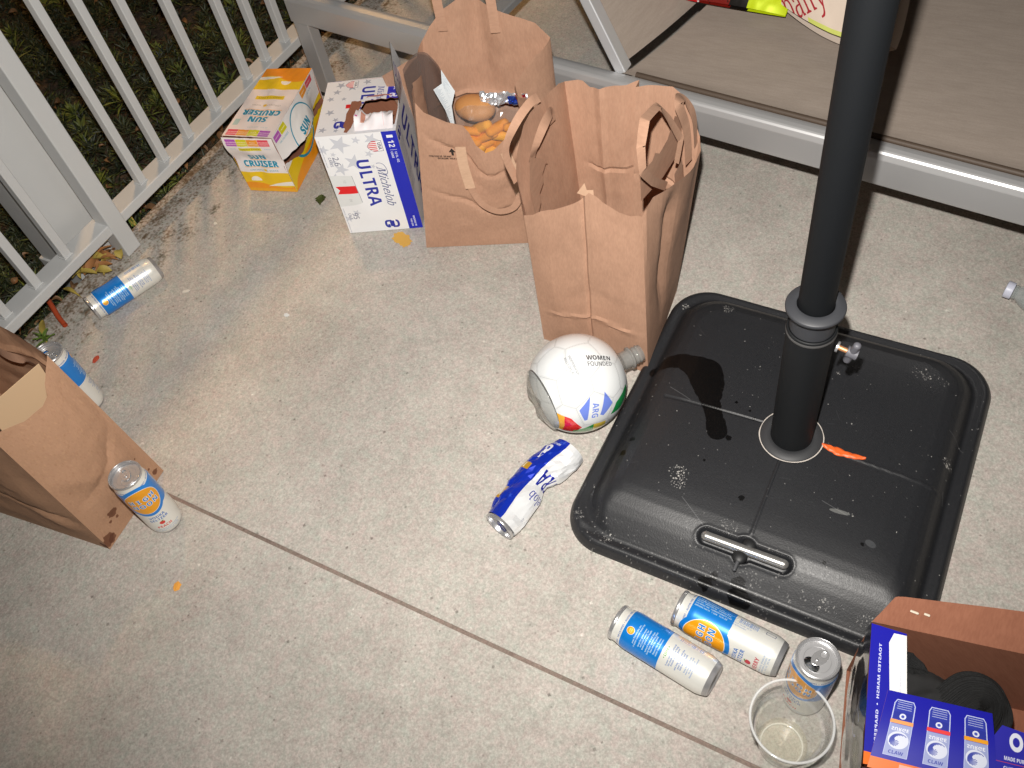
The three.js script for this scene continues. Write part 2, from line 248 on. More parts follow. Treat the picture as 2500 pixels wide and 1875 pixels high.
// ---------- parasol base and pole ----------
{
  const B = thing('parasol_base', 'square black plastic parasol base with upright pole, carry handle and wet spill', 'parasol base');
  const cx = -0.1015, cz = -0.798, hx = 0.2735, hz = 0.281, rc = 0.055;
  const lipP = [[0, 0], [0.001, 0.006], [0.0055, 0.0165], [0.0095, 0.0205], [0.0135, 0.0212], [0.0175, 0.0200], [0.0225, 0.0186], [0.027, 0.0196]];
  const profF = [...lipP, [0.032, 0.0222], [0.045, 0.0315], [0.058, 0.0405], [0.072, 0.0488], [0.088, 0.0552], [0.105, 0.0592], [0.13, 0.0625], [0.18, 0.066], [0.27, 0.0695], [0.6, 0.07]], prof = [...lipP, [0.031, 0.0245], [0.037, 0.035], [0.045, 0.0455], [0.055, 0.0535], [0.07, 0.0592], [0.1, 0.0632], [0.18, 0.067], [0.27, 0.0695], [0.6, 0.07]];
  const along = (pf, d) => { for (let i = 1; i < pf.length; i++) if (d <= pf[i][0]) { const [a, ha] = pf[i - 1], [b, hb] = pf[i]; return mix(ha, hb, (d - a) / (b - a)); } return 0.07; };
  const hgt = (d, z) => { const a = along(prof, d), b = along(profF, Math.max(d, hz - z)), k = 0.004, q = clamp(0.5 + 0.5 * (b - a) / k); return mix(b, a, q) - k * q * (1 - q); };
  const edge = (t, ins) => { // point on the rounded square, inset by ins, at perimeter parameter t
    const a = hx - ins, b = hz - ins, q = Math.max(rc - ins, Math.min(a, b) * 0.25), th = t * Math.PI * 2, ex = a - q, ez = b - q;
    // march by angle with support function of a rounded box
    const c = Math.cos(th), s = Math.sin(th); let lo = 0, hi = 0.6;
    for (let i = 0; i < 26; i++) { const m = (lo + hi) / 2, x = Math.abs(c * m) - ex, z = Math.abs(s * m) - ez, d = Math.hypot(Math.max(x, 0), Math.max(z, 0)) + Math.min(Math.max(x, z), 0) - q; if (d > 0) hi = m; else lo = m; }
    return [c * lo, s * lo];
  };
  const capsule = (x, z, x0, x1, z0, r) => { const dx = x < x0 ? x0 - x : x > x1 ? x - x1 : 0, dz = z - z0; return Math.hypot(dx, dz) - r; };
  const surf = (x, z, h) => { // handle recess and moulding seams
    const X = x + cx, Z = z + cz;
    let r1 = Math.min(capsule(X, Z, -0.157, -0.040, -0.588, 0.0098), Math.hypot(X + 0.099, Z + 0.588) - 0.0155);
    h -= 0.011 * (1 - sm(-0.004, 0.003, r1));
    h += 0.0012 * (1 - sm(0.0, 0.004, Math.abs(r1 - 0.0035)));
    const seam = (d, len) => 0.0017 * (1 - sm(0.0008, 0.0028, Math.abs(d))) * len;
    if (Math.abs(X + 0.2) < 0.102) h -= seam(Z + 0.795 + (X + 0.3) * 0.02, 1);
    if (Math.abs(X - 0.05) < 0.085) h += seam(Z + 0.787, 1) * 0.8;
    if (Z > -0.76 && Z < -0.61) h += seam(X + 0.096, 1) * 0.8;
    h += 0.0009 * N3(X * 9, 2, Z * 9);
    return h;
  };
  const seg = 560, ins = []; for (const p of prof.slice(0, 2)) ins.push([p[0], p[1]]);
  for (let d = 0.0024; d < 0.03; d += 0.0015) ins.push([d, null]);
  for (let d = 0.0305; d < 0.11; d += 0.0024) ins.push([d, null]);
  for (let d = 0.113; d < 0.255; d += 0.007) ins.push([d, null]);
  const rings = ins.map(([d, h]) => { const a = []; for (let i = 0; i <= seg; i++) { const [x, z] = edge(-i / seg, d); a.push([x, h === null ? surf(x, z, hgt(d, z)) : h, z]); } return a; });
  const g = gridGeo(seg, rings.length - 1, (u, v) => { const q = rings[Math.round(v * (rings.length - 1))][Math.round(u * seg)]; return V(q[0] + cx, q[1], q[2] + cz); }, (u, v, q) => [(q.x - cx) / 0.58 + 0.5, -(q.z - cz) / 0.58 + 0.5]);
  const cap = polyGeo(V(cx, 0.07, cz), V(1, 0, 0), V(0, 0, -1), rings[rings.length - 1].slice(0, -1).map(q => [q[0], -q[2]]).reverse());
  { const P = cap.attributes.position, U = cap.attributes.uv; for (let i = 0; i < P.count; i++) U.setXY(i, (P.getX(i) - cx) / 0.58 + 0.5, -(P.getZ(i) - cz) / 0.58 + 0.5); }
  // print of scuffs, chalky specks and the wet spill; px() turns patio metres into texture pixels
  const S = 1024, px = (x, z) => [((x - cx) / 0.58 + 0.5) * S, ((z - cz) / 0.58 + 0.5) * S];
  const spill = (g, col) => {
    g.fillStyle = col; const blob = (pts) => { g.beginPath(); pts.forEach((p, i) => { const [x, y] = px(p[0], p[1]); i ? g.lineTo(x, y) : g.moveTo(x, y); }); g.closePath(); g.fill(); };
    const walk = [[-0.345, -0.858, 0.008], [-0.325, -0.868, 0.011], [-0.30, -0.872, 0.012], [-0.275, -0.868, 0.017], [-0.258, -0.862, 0.022], [-0.25, -0.85, 0.021], [-0.242, -0.835, 0.018], [-0.232, -0.815, 0.013], [-0.222, -0.797, 0.011], [-0.212, -0.778, 0.0105], [-0.203, -0.765, 0.012], [-0.197, -0.755, 0.013]];
    const r = rng(3);
    for (let k = 0; k < walk.length - 1; k++) for (let t = 0; t < 1; t += 0.2) { const a = walk[k], b = walk[k + 1], [x, y] = px(mix(a[0], b[0], t) + (r() - 0.5) * 0.003, mix(a[1], b[1], t) + (r() - 0.5) * 0.003); g.beginPath(); g.arc(x, y, mix(a[2], b[2], t) * S / 0.58 * (1.12 + r() * 0.25), 0, 7); g.fill(); }
    for (const [x, z, q] of [[-0.18, -0.752, 0.005], [-0.155, -0.80, 0.0028], [-0.165, -0.812, 0.002], [-0.19, -0.82, 0.0026], [-0.285, -0.885, 0.003], [-0.32, -0.70, 0.0045], [-0.325, -0.673, 0.0055], [-0.128, -0.66, 0.0045], [-0.135, -0.53, 0.011], [-0.127, -0.545, 0.007], [-0.085, -0.528, 0.014], [-0.09, -0.545, 0.012], [-0.072, -0.527, 0.008], [0.01, -0.61, 0.003], [-0.20, -0.70, 0.0025], [0.05, -0.655, 0.003]]) { const [u, v] = px(x, z); g.beginPath(); for (let t = 0; t < 6.3; t += 0.5) { const rr = q * S / 0.58 * (0.7 + r() * 0.5); g.lineTo(u + Math.cos(t) * rr, v + Math.sin(t) * rr); } g.fill(); }
  };
  const map = canvasTex(S, S, (g) => {
    g.fillStyle = 'rgb(36,37,40)'; g.fillRect(0, 0, S, S); const r = rng(71);
    for (let k = 0; k < 26000; k++) { const q = r(); g.fillStyle = q < 0.5 ? `rgba(66,68,72,${0.25 * r()})` : `rgba(8,9,10,${0.4 * r()})`; g.fillRect(r() * S, r() * S, 1 + r() * 2, 1 + r() * 2); }
    for (let k = 0; k < 60; k++) { const x = r() * S, y = r() * S, a = r() * 6.3, l = 6 + r() * 30; g.strokeStyle = `rgba(120,122,124,${0.08 + 0.15 * r()})`; g.lineWidth = 0.7 + r(); g.beginPath(); g.moveTo(x, y); g.lineTo(x + Math.cos(a) * l, y + Math.sin(a) * l); g.stroke(); }
    const chalk = (x, z, n, s, a = 0.85) => { const [u, v] = px(x, z); for (let k = 0; k < n; k++) { const q = r() * 6.3, d = Math.pow(r(), 0.6) * s * S / 0.58; g.fillStyle = `rgba(216,212,204,${a * (0.3 + 0.7 * r())})`; g.beginPath(); g.ellipse(u + Math.cos(q) * d, v + Math.sin(q) * d * 0.8, 0.6 + r() * 2.1, 0.5 + r() * 1.5, r() * 3, 0, 7); g.fill(); } };
    chalk(-0.228, -0.665, 60, 0.017); chalk(-0.222, -0.648, 30, 0.012); chalk(0.131, -0.845, 45, 0.010); chalk(-0.27, -1.01, 40, 0.012); chalk(0.06, -0.985, 36, 0.018); chalk(0.09, -0.98, 16, 0.012); chalk(-0.13, -0.612, 40, 0.014, 0.7); chalk(-0.30, -0.54, 30, 0.012); chalk(-0.08, -0.555, 46, 0.02, 0.5); chalk(-0.05, -0.535, 20, 0.02, 0.5); chalk(-0.06, -0.935, 8, 0.004); chalk(0.03, -0.56, 30, 0.012, 0.8); chalk(-0.02, -0.575, 20, 0.03, 0.6); chalk(0.085, -0.56, 24, 0.012, 0.7); chalk(-0.355, -0.56, 30, 0.012, 0.6); chalk(-0.35, -1.02, 26, 0.008, 0.8);
    for (let k = 0; k < 220; k++) chalk(cx + (r() - 0.5) * 0.53, cz + (r() - 0.5) * 0.54, 1, 0.001, 0.8);
    for (let k = 0; k < 300; k++) chalk(cx + (r() - 0.5) * 0.53, -0.545 + (r() - 0.5) * 0.06, 1, 0.001, 0.5);
    { const [u, v] = px(0.008, -0.692); g.fillStyle = 'rgba(150,150,146,0.55)'; g.beginPath(); g.ellipse(u, v, 26, 6, -0.1, 0, 7); g.fill(); const [u2, v2] = px(0.06, -0.66); g.fillStyle = 'rgba(130,135,138,0.3)'; g.beginPath(); g.ellipse(u2, v2, 14, 9, 0.3, 0, 7); g.fill(); }
    g.strokeStyle = 'rgba(150,150,150,0.5)'; g.lineWidth = 1.4; for (const [a, b, c, d] of [[-0.21, -0.63, -0.165, -0.6], [-0.02, -0.7, 0.02, -0.69], [0.135, -0.80, 0.14, -0.78], [0.12, -0.9, 0.15, -0.89], [-0.3, -0.815, -0.26, -0.80]]) { const [x, y] = px(a, b), [x2, y2] = px(c, d); g.beginPath(); g.moveTo(x, y); g.lineTo(x2, y2); g.stroke(); }
    spill(g, 'rgb(6,6,7)');
  });
  const rough = canvasTex(S, S, (g) => { g.fillStyle = 'rgb(0,126,0)'; g.fillRect(0, 0, S, S); const r = rng(8); for (let k = 0; k < 30000; k++) { const q = 100 + r() * 54 | 0; g.fillStyle = `rgba(0,${q},0,0.5)`; g.fillRect(r() * S, r() * S, 2 + r() * 2, 2 + r() * 2); } spill(g, 'rgb(0,96,0)'); });
  rough.colorSpace = THREE.NoColorSpace;
  const bump = (() => { const a = lattice(256, 61); const t = dataTex(512, (i, j) => { const q = 128 + (a(i / 512, j / 512) - 0.5) * 200; return [q, q, q]; }, false); t.repeat.set(2, 2); return t; })();
  const pm = std({ map, roughness: 0.9, roughnessMap: rough, bumpMap: bump, bumpScale: 0.00013 });
  const body = mesh('body', mergeGeometries([g, cap]), pm, B);
  // carry handle in its recess
  const hy = 0.0485;
  const hb = mesh('carry_handle', between(new THREE.CapsuleGeometry(0.0075, 0.115, 8, 20), V(-0.160, hy, -0.5875), V(-0.037, hy, -0.5885)), phys({ color: lin(0.55, 0.54, 0.52), metalness: 0.8, roughness: 0.3 }), B);
  mesh('pivot', (() => { const q = new THREE.SphereGeometry(0.011, 20, 14); q.scale(1, 0.6, 1.15); q.translate(-0.101, 0.047, -0.5765); return q; })(), M.black, hb);
  mesh('pivot', (() => { const q = new THREE.SphereGeometry(0.011, 20, 14); q.scale(1, 0.6, 1.15); q.translate(-0.094, 0.049, -0.5985); return q; })(), M.black, hb);
  mesh('peg', between(new THREE.CapsuleGeometry(0.0028, 0.012, 6, 12), V(-0.101, 0.049, -0.567), V(-0.1015, 0.0475, -0.552)), M.greyPlastic, B);
  // ring, sleeve, collar, pole
  const P0 = V(-0.0925, 0.0685, -0.789), tilt = V(-0.018, 1, 0.004).normalize(), q = new THREE.Quaternion().setFromUnitVectors(V(0, 1, 0), tilt);
  const put = (geo) => { geo.applyQuaternion(q); geo.translate(P0.x, P0.y, P0.z); return geo; };
  const steel = phys({ color: lin(0.0075, 0.0085, 0.0098), roughness: 0.6, specularIntensity: 0.7 }), steel2 = phys({ color: lin(0.0060, 0.0070, 0.0084), roughness: 0.6, specularIntensity: 0.4 });
  mesh('floor_ring', put(latheGeo([[0.030, 0.001], [0.030, 0.0065], [0.038, 0.0065], [0.0455, 0.004], [0.0475, 0.001]], 72)), std({ color: lin(0.035, 0.036, 0.039), roughness: 0.55 }), B);
  { // worn pale rim of the ring
    const r = rng(15), pts = []; for (let i = 0; i <= 160; i++) pts.push(i / 160 * 6.2832);
    const gg = gridGeo(160, 2, (u, v) => { const a = u * 6.2832, w = 0.0006 + 0.0007 * clamp(0.5 + 1.2 * N3(Math.cos(a) * 3, Math.sin(a) * 3, 2)); const rr = 0.0475 + (v - 0.5) * 2 * w; return V(Math.cos(a) * rr, 0.0021 - Math.pow((v - 0.5) * 2, 2) * 0.0008, -Math.sin(a) * rr); });
    mesh('worn_ring_edge', put(gg), std({ color: lin(0.55, 0.5, 0.45), roughness: 0.8 }), B);
  }
  mesh('sleeve', put(latheGeo([[0.0315, 0.001], [0.0315, 0.262], [0.0325, 0.264], [0.0325, 0.2665], [0.0312, 0.268], [0.029, 0.268], [0.029, 0.2]], 72)), steel, B);
  mesh('sleeve_lip', put(latheGeo([[0.0316, 0.258], [0.0330, 0.2595], [0.0330, 0.2625], [0.0316, 0.2642]], 72)), std({ color: lin(0.10, 0.098, 0.098), roughness: 0.5, metalness: 0.3 }), B);
  const col = mesh('collar', put(latheGeo([[0.0290, 0.266], [0.0292, 0.292], [0.0305, 0.300], [0.0375, 0.303], [0.0378, 0.307], [0.0365, 0.3095], [0.0295, 0.3115], [0.0245, 0.3125], [0.0235, 0.31]], 72)), std({ color: lin(0.042, 0.044, 0.05), roughness: 0.5 }), B);
  mesh('pole', put(latheGeo([[0.0225, 0.25], [0.0225, 1.7], [0, 1.7]], 64)), steel2, B);
  // locking screw
  const kb = V(-0.0605, 0.3055, -0.790), kd = V(1, -0.1, 0.10).normalize();
  const bolt = mesh('locking_bolt', between(new THREE.CylinderGeometry(0.0036, 0.0036, 0.028, 16), kb.clone(), kb.clone().addScaledVector(kd, 0.028)), std({ color: lin(0.62, 0.30, 0.14), metalness: 0.6, roughness: 0.45 }), B);
  mesh('washer', between(new THREE.CylinderGeometry(0.0075, 0.0075, 0.003, 24), kb.clone().addScaledVector(kd, -0.001), kb.clone().addScaledVector(kd, 0.002)), M.alu, bolt);
  const wing = (() => { const c = kb.clone().addScaledVector(kd, 0.02), w = new RoundedBoxGeometry(0.010, 0.048, 0.010, 4, 0.0045); const h = new THREE.CylinderGeometry(0.0075, 0.0075, 0.014, 20); h.rotateZ(Math.PI / 2); const m = mergeGeometries([w.toNonIndexed(), h.toNonIndexed()]); m.rotateX(0.12); m.rotateZ(-0.2); m.translate(c.x, c.y, c.z); return m; })();
  mesh('wing_knob', wing, std({ color: lin(0.13, 0.13, 0.15), roughness: 0.45 }), bolt);
}
// ---------- chaise lounge frame ----------
{
  const C = thing('chaise_lounge', 'brushed aluminium chaise lounge with taupe sling fabric and raised back', 'chaise lounge');
  const d = V(0.9949, 0, 0.1012), b = V(0.1012, 0, -0.9949);           // along the near rail, and away across the seat
  const at = (s, w, y) => V(-1.337, 0, -1.361).addScaledVector(d, s).addScaledVector(b, w).setY(y);
  const y0 = 0.198, y1 = 0.266, L = 2.05, W = 0.68;
  const railShape = new THREE.Shape(); { const w = 0.030, h = y1 - y0, r = 0.017; railShape.moveTo(0, 0.003); railShape.lineTo(0, h - r); railShape.absarc(r, h - r, r, Math.PI, Math.PI / 2, true); railShape.lineTo(w - 0.006, h); railShape.quadraticCurveTo(w, h, w, h - 0.006); railShape.lineTo(w, 0.003); railShape.quadraticCurveTo(w, 0, w - 0.003, 0); railShape.lineTo(0.003, 0); railShape.quadraticCurveTo(0, 0, 0, 0.003); }
  const rail = (s0, s1, w0, flip) => { const g = new THREE.ExtrudeGeometry(railShape, { depth: s1 - s0, bevelEnabled: false, curveSegments: 10 }); const m = new THREE.Matrix4().makeBasis(b.clone().multiplyScalar(flip ? -1 : 1), V(0, 1, 0), d); m.setPosition(at(s0, w0, y0)); g.applyMatrix4(m); if (flip) { const ix = g.index; } return toCreasedNormals(g.index ? g.toNonIndexed() : g, 0.5); };
  const am = phys({ color: lin(0.60, 0.60, 0.605), metalness: 0.6, roughness: 0.4 });
  mesh('side_rail', rail(-0.10, L, 0, false), am, C);
  mesh('side_rail', rail(-0.10, L, W, true), am, C);
  mesh('end_rail', boxGeo(0.03, y1 - y0 - 0.006, W - 0.06, 0, 0, 0).applyMatrix4(new THREE.Matrix4().makeBasis(d, V(0, 1, 0), b.clone().negate()).setPosition(at(-0.083, W / 2, (y0 + y1) / 2))), am, C);
  for (const [s, w] of [[-0.075, 0.0165], [L - 0.12, 0.0165], [-0.075, W - 0.0165], [L - 0.12, W - 0.0165]]) {
    const lg = mesh('leg', boxGeo(0.046, y0 - 0.006, 0.029, 0, 0, 0, 0.003).applyMatrix4(new THREE.Matrix4().makeBasis(d, V(0, 1, 0), b.clone().negate()).setPosition(at(s, w, (y0 + 0.006) / 2))), am, C);
    mesh('foot_pad', boxGeo(0.048, 0.012, 0.031, 0, 0, 0, 0.002).applyMatrix4(new THREE.Matrix4().makeBasis(d, V(0, 1, 0), b.clone().negate()).setPosition(at(s, w, 0.0062))), M.black, lg);
  }
  const weave = (() => { const a = lattice2(18, 140, 95), c = lattice2(12, 24, 96), e = lattice(200, 97), r = rng(98); return dataTex(512, (i, j) => { const u = i / 512, v = j / 512, g = (a(u, v) - 0.5) * 20 + (c(u, v) - 0.5) * 12 + (e(u, v) - 0.5) * 14 + (r() - 0.5) * 12 + ((i + j) % 4 < 2 ? 3 : -3); return [164 + g * 0.4, 151 + g * 0.4, 140 + g * 0.4]; }); })();
  const sling = std({ map: weave, roughness: 0.75, side: THREE.DoubleSide });
  const hs = 0.745;                                                     // hinge of the backrest along the rail
  mesh('seat_sling', gridGeo(60, 40, (u, v) => { const s = mix(hs + 0.002 + 0.055 * v + 0.010 * Math.sin(Math.PI * Math.min(1, v * 1.2)), L - 0.02, u), w = mix(0.0305, W - 0.0305, v), edge = Math.min(v, 1 - v), roll = 0.007 * Math.exp(-Math.pow((edge - 0.012) / 0.012, 2)); return at(s, w, y1 - 0.004 + roll - 0.016 * Math.pow(Math.sin(Math.PI * v), 0.6) + 0.0008 * N3(s * 30, 2, w * 30)); }, (u, v, q) => [q.x * 3, q.z * 3]), sling, C);
  mesh('sling_piping', between(new THREE.CylinderGeometry(0.0055, 0.0055, L - hs - 0.05, 12), at(hs + 0.03, 0.0345, y1 - 0.0005), at(L - 0.02, 0.0345, y1 - 0.0005)), std({ color: lin(0.2, 0.165, 0.135), roughness: 0.6, map: weave }), C);
  // raised back: near bar, far bar, sling between
  const up = (s, t, w) => at(s - t * 0.46, w, y1 - 0.01 + t * 0.888);
  const back = mesh('backrest_sling', gridGeo(24, 24, (u, v) => { const w = mix(0.052, W - 0.05, u), q = up(hs - 0.004 + 0.055 * u, mix(0.012, 0.62, v), w); q.y -= 0.02 * Math.sin(Math.PI * u); return q; }, (u, v, q) => [q.z * 3, q.y * 3]), sling, C);
  const bm2 = phys({ color: lin(0.62, 0.63, 0.65), metalness: 0.5, roughness: 0.5 });
  mesh('backrest_bar', barGeo(0.021, 0.03, up(hs, 0.004, 0.046), up(hs, 0.62, 0.046)), bm2, back);
  mesh('backrest_bar', barGeo(0.021, 0.03, up(hs + 0.055, 0.004, W - 0.04), up(hs + 0.055, 0.62, W - 0.04)), bm2, back);
  mesh('backrest_bar', barGeo(0.021, 0.03, up(hs, 0.63, 0.046), up(hs + 0.055, 0.63, W - 0.04)), bm2, back);
  mesh('cross_bar', barGeo(0.03, 0.02, at(0.36, 0.031, 0.215), at(0.36, W - 0.031, 0.215)), am, C);
  mesh('cross_bar', barGeo(0.03, 0.02, at(1.4, 0.031, 0.215), at(1.4, W - 0.031, 0.215)), am, C);
}
// ---------- cans ----------
const canCanvas = (flavour, col) => canvasTex(1024, 776, (g, W, H) => {
  const BL = '#1381da', r = rng(flavour.length * 7);
  g.fillStyle = '#e9e9e3'; g.fillRect(0, 0, W, H);
  g.fillStyle = BL; g.fillRect(0, 62, W, 333);
  g.fillStyle = '#3b5fae'; g.font = 'bold 20px sans-serif'; g.textBaseline = 'alphabetic'; g.textAlign = 'left';
  g.fillText('100 CALORIES  •  GLUTEN FREE  •  NO SUGAR ADDED  •  100 CALORIES  •  GLUTEN FREE  •  NO SUGAR ADDED', 0, 52);
  // front: sun disc with the name
  const fx = 512, fy = 236;
  g.fillStyle = BL; g.beginPath(); g.ellipse(fx, fy, 205, 212, 0, 0, 7); g.fill();
  g.fillStyle = '#f2a40e'; g.strokeStyle = '#f4f2ea'; g.lineWidth = 5; g.beginPath(); g.ellipse(fx, fy, 165, 172, 0, 0, 7); g.fill(); g.stroke();
  g.textAlign = 'center'; g.lineJoin = 'round';
  const big = (s, y) => { g.font = 'bold 74px sans-serif'; const n = s.length; for (let i = 0; i < n; i++) { const x = fx + (i - (n - 1) / 2) * 66; g.strokeStyle = '#f4f2ea'; g.lineWidth = 9; g.strokeText(s[i], x, y); g.fillStyle = BL; g.fillText(s[i], x, y); } };
  big('HIGH', 225); big('NOON', 305);
  g.fillStyle = '#3f74c4'; g.font = 'bold 46px sans-serif'; g.fillText('VODKA', fx, 506); g.fillText('SELTZER', fx, 552);
  g.fillStyle = col; g.beginPath(); g.ellipse(fx, 598, 26, 24, 0, 0, 7); g.fill(); g.fillStyle = '#3b8f3a'; g.beginPath(); g.ellipse(fx + 10, 574, 13, 5, -0.5, 0, 7); g.fill();
  g.fillStyle = col; g.font = 'bold 46px sans-serif'; g.fillText(flavour, fx, 672);
  g.fillStyle = '#6f93c6'; g.font = '17px sans-serif'; g.fillText('VODKA WITH REAL JUICE, SPARKLING', fx, 702); g.fillText('WATER AND NATURAL FLAVORS', fx, 722); g.fillText('4.5% ALC/VOL   12 FL OZ   355 ML', fx, 742);
  // side: facts set along the can, code bars below
  g.save(); g.translate(752, 76); g.rotate(Math.PI / 2); g.fillStyle = '#cfe4f6'; g.textAlign = 'left'; g.font = 'bold 17px sans-serif';
  ['SERVING FACTS   1 CAN   12 FL OZ', 'CALORIES 100   CARBOHYDRATE 2.6G', 'FAT 0G   PROTEIN 0G   SUGARS 2.6G', 'ALCOHOL BY VOLUME 4.5%', 'FL OZ OF ALCOHOL 0.54'].forEach((s, i) => g.fillText(s, 0, -i * 24)); g.restore();
  const bars = (x, y, w, h) => { g.fillStyle = '#7f9cd0'; for (let q = 0; q < h;) { const t = 2 + (r() * 5 | 0); g.fillRect(x, y + q, w, t); q += t + 2 + (r() * 5 | 0); } };
  bars(792, 430, 62, 150); g.fillStyle = '#5d7fc0'; g.save(); g.translate(770, 430); g.rotate(Math.PI / 2); g.font = '15px sans-serif'; g.fillText('PLEASE RECYCLE  CA CRV  ME 5¢', 0, 0); g.fillText('DRINK RESPONSIBLY', 0, 20); g.restore();
  g.strokeStyle = '#4c5c80'; g.lineWidth = 4; g.strokeRect(812, 640, 30, 74);
  bars(330 - 60, 470, 44, 190);
  // back: small disc and the story in short lines, warning below
  const bx = 118; g.fillStyle = '#f2a40e'; g.strokeStyle = '#f4f2ea'; g.lineWidth = 3; g.beginPath(); g.arc(bx, 116, 31, 0, 7); g.fill(); g.stroke(); g.fillStyle = '#f6d491'; g.textAlign = 'center'; g.font = 'bold 13px sans-serif'; g.fillText('HIGH', bx, 114); g.fillText('NOON', bx, 128);
  const words = 'real vodka real juice sparkling water natural flavors made for the sun and for long days out on the water with good friends keep it cold and pour it over ice'.split(' ');
  const para = (y, n, wmax, colr, fs) => { g.fillStyle = colr; g.font = `bold ${fs}px sans-serif`; for (let k = 0; k < n; k++) { let s = ''; while (g.measureText(s).width < wmax * (0.72 + r() * 0.26)) s += words[r() * words.length | 0] + ' '; g.fillText(s, bx, y + k * (fs + 2)); } };
  para(172, 2, 200, '#d3e6f7', 17); para(222, 3, 190, '#d3e6f7', 17); para(288, 3, 190, '#d3e6f7', 17); para(352, 2, 170, '#d3e6f7', 17);
  g.fillStyle = col; g.font = 'bold 28px sans-serif'; g.fillText('• ' + flavour + ' •', bx, 438);
  para(470, 3, 190, '#5b7cc0', 17); para(542, 3, 170, '#5b7cc0', 17); para(612, 4, 150, '#7f9cd0', 16);
});
const canMat = (map) => phys({ map, metalness: 0.25, roughness: 0.32, clearcoat: 0.5, clearcoatRoughness: 0.15 });
const canMats = { peach: canMat(canCanvas('PEACH', '#d8332b')), lime: canMat(canCanvas('LIME', '#4aa83d')), cherry: canMat(canCanvas('CHERRY', '#c8283f')) };
const bodyGeo = latheGeo([[0.0262, 0.0075], [0.0276, 0.0125], [0.0285, 0.018], [0.0286, 0.03], [0.0286, 0.128], [0.0283, 0.1325], [0.0268, 0.1405], [0.0258, 0.1460], [0.0256, 0.1500], [0.0258, 0.1505]], 96, (y) => clamp((y - 0.0075) / 0.1405));
const bottomGeo = latheGeo([[0, 0.0105], [0.012, 0.009], [0.018, 0.005], [0.0205, 0.0008], [0.0222, 0], [0.0238, 0.0012], [0.0262, 0.0075]], 72);
const rimGeo = latheGeo([[0.0257, 0.1505], [0.0268, 0.1515], [0.0270, 0.1545], [0.0262, 0.1562], [0.0250, 0.1558], [0.0243, 0.1535], [0.0238, 0.1485], [0.0228, 0.1472], [0.0218, 0.1492]], 84);
const lidShape = (open) => {
  const s = new THREE.Shape(); s.absarc(0, 0, 0.0219, 0, Math.PI * 2); const h = new THREE.Path(); h.absellipse(0, 0.0095, 0.0105, 0.0082, 0, Math.PI * 2, false); if (open) s.holes.push(h);
  const g = new THREE.ExtrudeGeometry(s, { depth: 0.0004, bevelEnabled: false, curveSegments: 40 }); g.rotateX(-Math.PI / 2); g.translate(0, 0.1488, 0); return g;
};
const lidOpen = lidShape(true), lidShut = lidShape(false);
const tabGeo = (() => {
  const s = new THREE.Shape(); s.absellipse(0, 0, 0.0075, 0.0125, 0, Math.PI * 2); const h = new THREE.Path(); h.absellipse(0, -0.0055, 0.0042, 0.0042, 0, Math.PI * 2); s.holes.push(h);
  const a = new THREE.ExtrudeGeometry(s, { depth: 0.0006, bevelEnabled: true, bevelSize: 0.0006, bevelThickness: 0.0005, bevelSegments: 2, curveSegments: 24 }); a.rotateX(-Math.PI / 2); a.translate(0, 0.1506, 0.004);
  const rv = new THREE.SphereGeometry(0.0026, 14, 8); rv.scale(1, 0.5, 1); rv.translate(0, 0.1518, -0.001); return mergeGeometries([a.toNonIndexed(), rv.toNonIndexed()]);
})();
const scoreGeo = (() => { const t = new THREE.TorusGeometry(0.0098, 0.00045, 8, 48); t.rotateX(Math.PI / 2); t.scale(1.1, 1, 0.86); t.translate(0, 0.1493, -0.0095); return t; })();
const beadGeo = (() => { const t = new THREE.TorusGeometry(0.0165, 0.0005, 8, 60); t.rotateX(Math.PI / 2); t.translate(0, 0.1491, 0); return t; })();
function makeCan(mat, open, label, group) {
  const c = thing('drink_can', label, 'can', group);
  mesh('body', bodyGeo, mat, c); mesh('base', bottomGeo, M.alu, c); mesh('rim', rimGeo, M.aluBright, c);
  const lid = mesh('lid', open ? lidOpen : lidShut, M.alu, c); mesh('pull_tab', tabGeo, M.aluBright, lid); mesh('bead', beadGeo, M.alu, lid); if (!open) mesh('score_line', scoreGeo, M.alu, lid);
  return c;
}
function stand(c, x, z, turn, lean = 0) { c.position.set(x, 0.0002, z); c.rotation.set(0, turn, lean); }
function lay(c, top, bot, uFace, radius = 0.0287) { // axis from bottom to top, wrapper position uFace turned up towards the flash
  const y = V().subVectors(top, bot).normalize(), p = bot.clone(), f = V().subVectors(camPos, p); f.addScaledVector(y, -f.dot(y)).normalize();
  const a = uFace * Math.PI * 2, x2 = V().crossVectors(y, f); // local dir(u)= (sin a,0,cos a)
  const lz = f.clone().multiplyScalar(Math.cos(a)).addScaledVector(x2, -Math.sin(a)), lx = V().crossVectors(y, lz);
  c.quaternion.setFromRotationMatrix(new THREE.Matrix4().makeBasis(lx, y, lz)); c.position.copy(p);
}
stand(makeCan(canMats.peach, false, 'unopened peach seltzer can standing beside the torn corner of a paper bag'), -0.998, -0.281, -2.13);
stand(makeCan(canMats.lime, true, 'opened seltzer can standing behind a paper bag by the railing'), -1.313, -0.418, 1.9);
lay(makeCan(canMats.lime, true, 'seltzer can lying against the foot of the railing post'), V(-1.4585, 0.0288, -0.589), V(-1.404, 0.0288, -0.7355), 0.14);
lay(makeCan(canMats.lime, true, 'lime seltzer can lying on the open concrete beside a cherry one'), V(-0.228, 0.0288, -0.420), V(-0.0735, 0.0288, -0.397), 0.12);
lay(makeCan(canMats.cherry, true, 'cherry seltzer can lying against the front lip of the parasol base'), V(-0.1555, 0.0288, -0.4755), V(-0.0005, 0.0288, -0.461), 0.655);
stand(makeCan(canMats.peach, true, 'opened seltzer can standing between a clear cup and the parasol base'), 0.037, -0.434, 2.6);
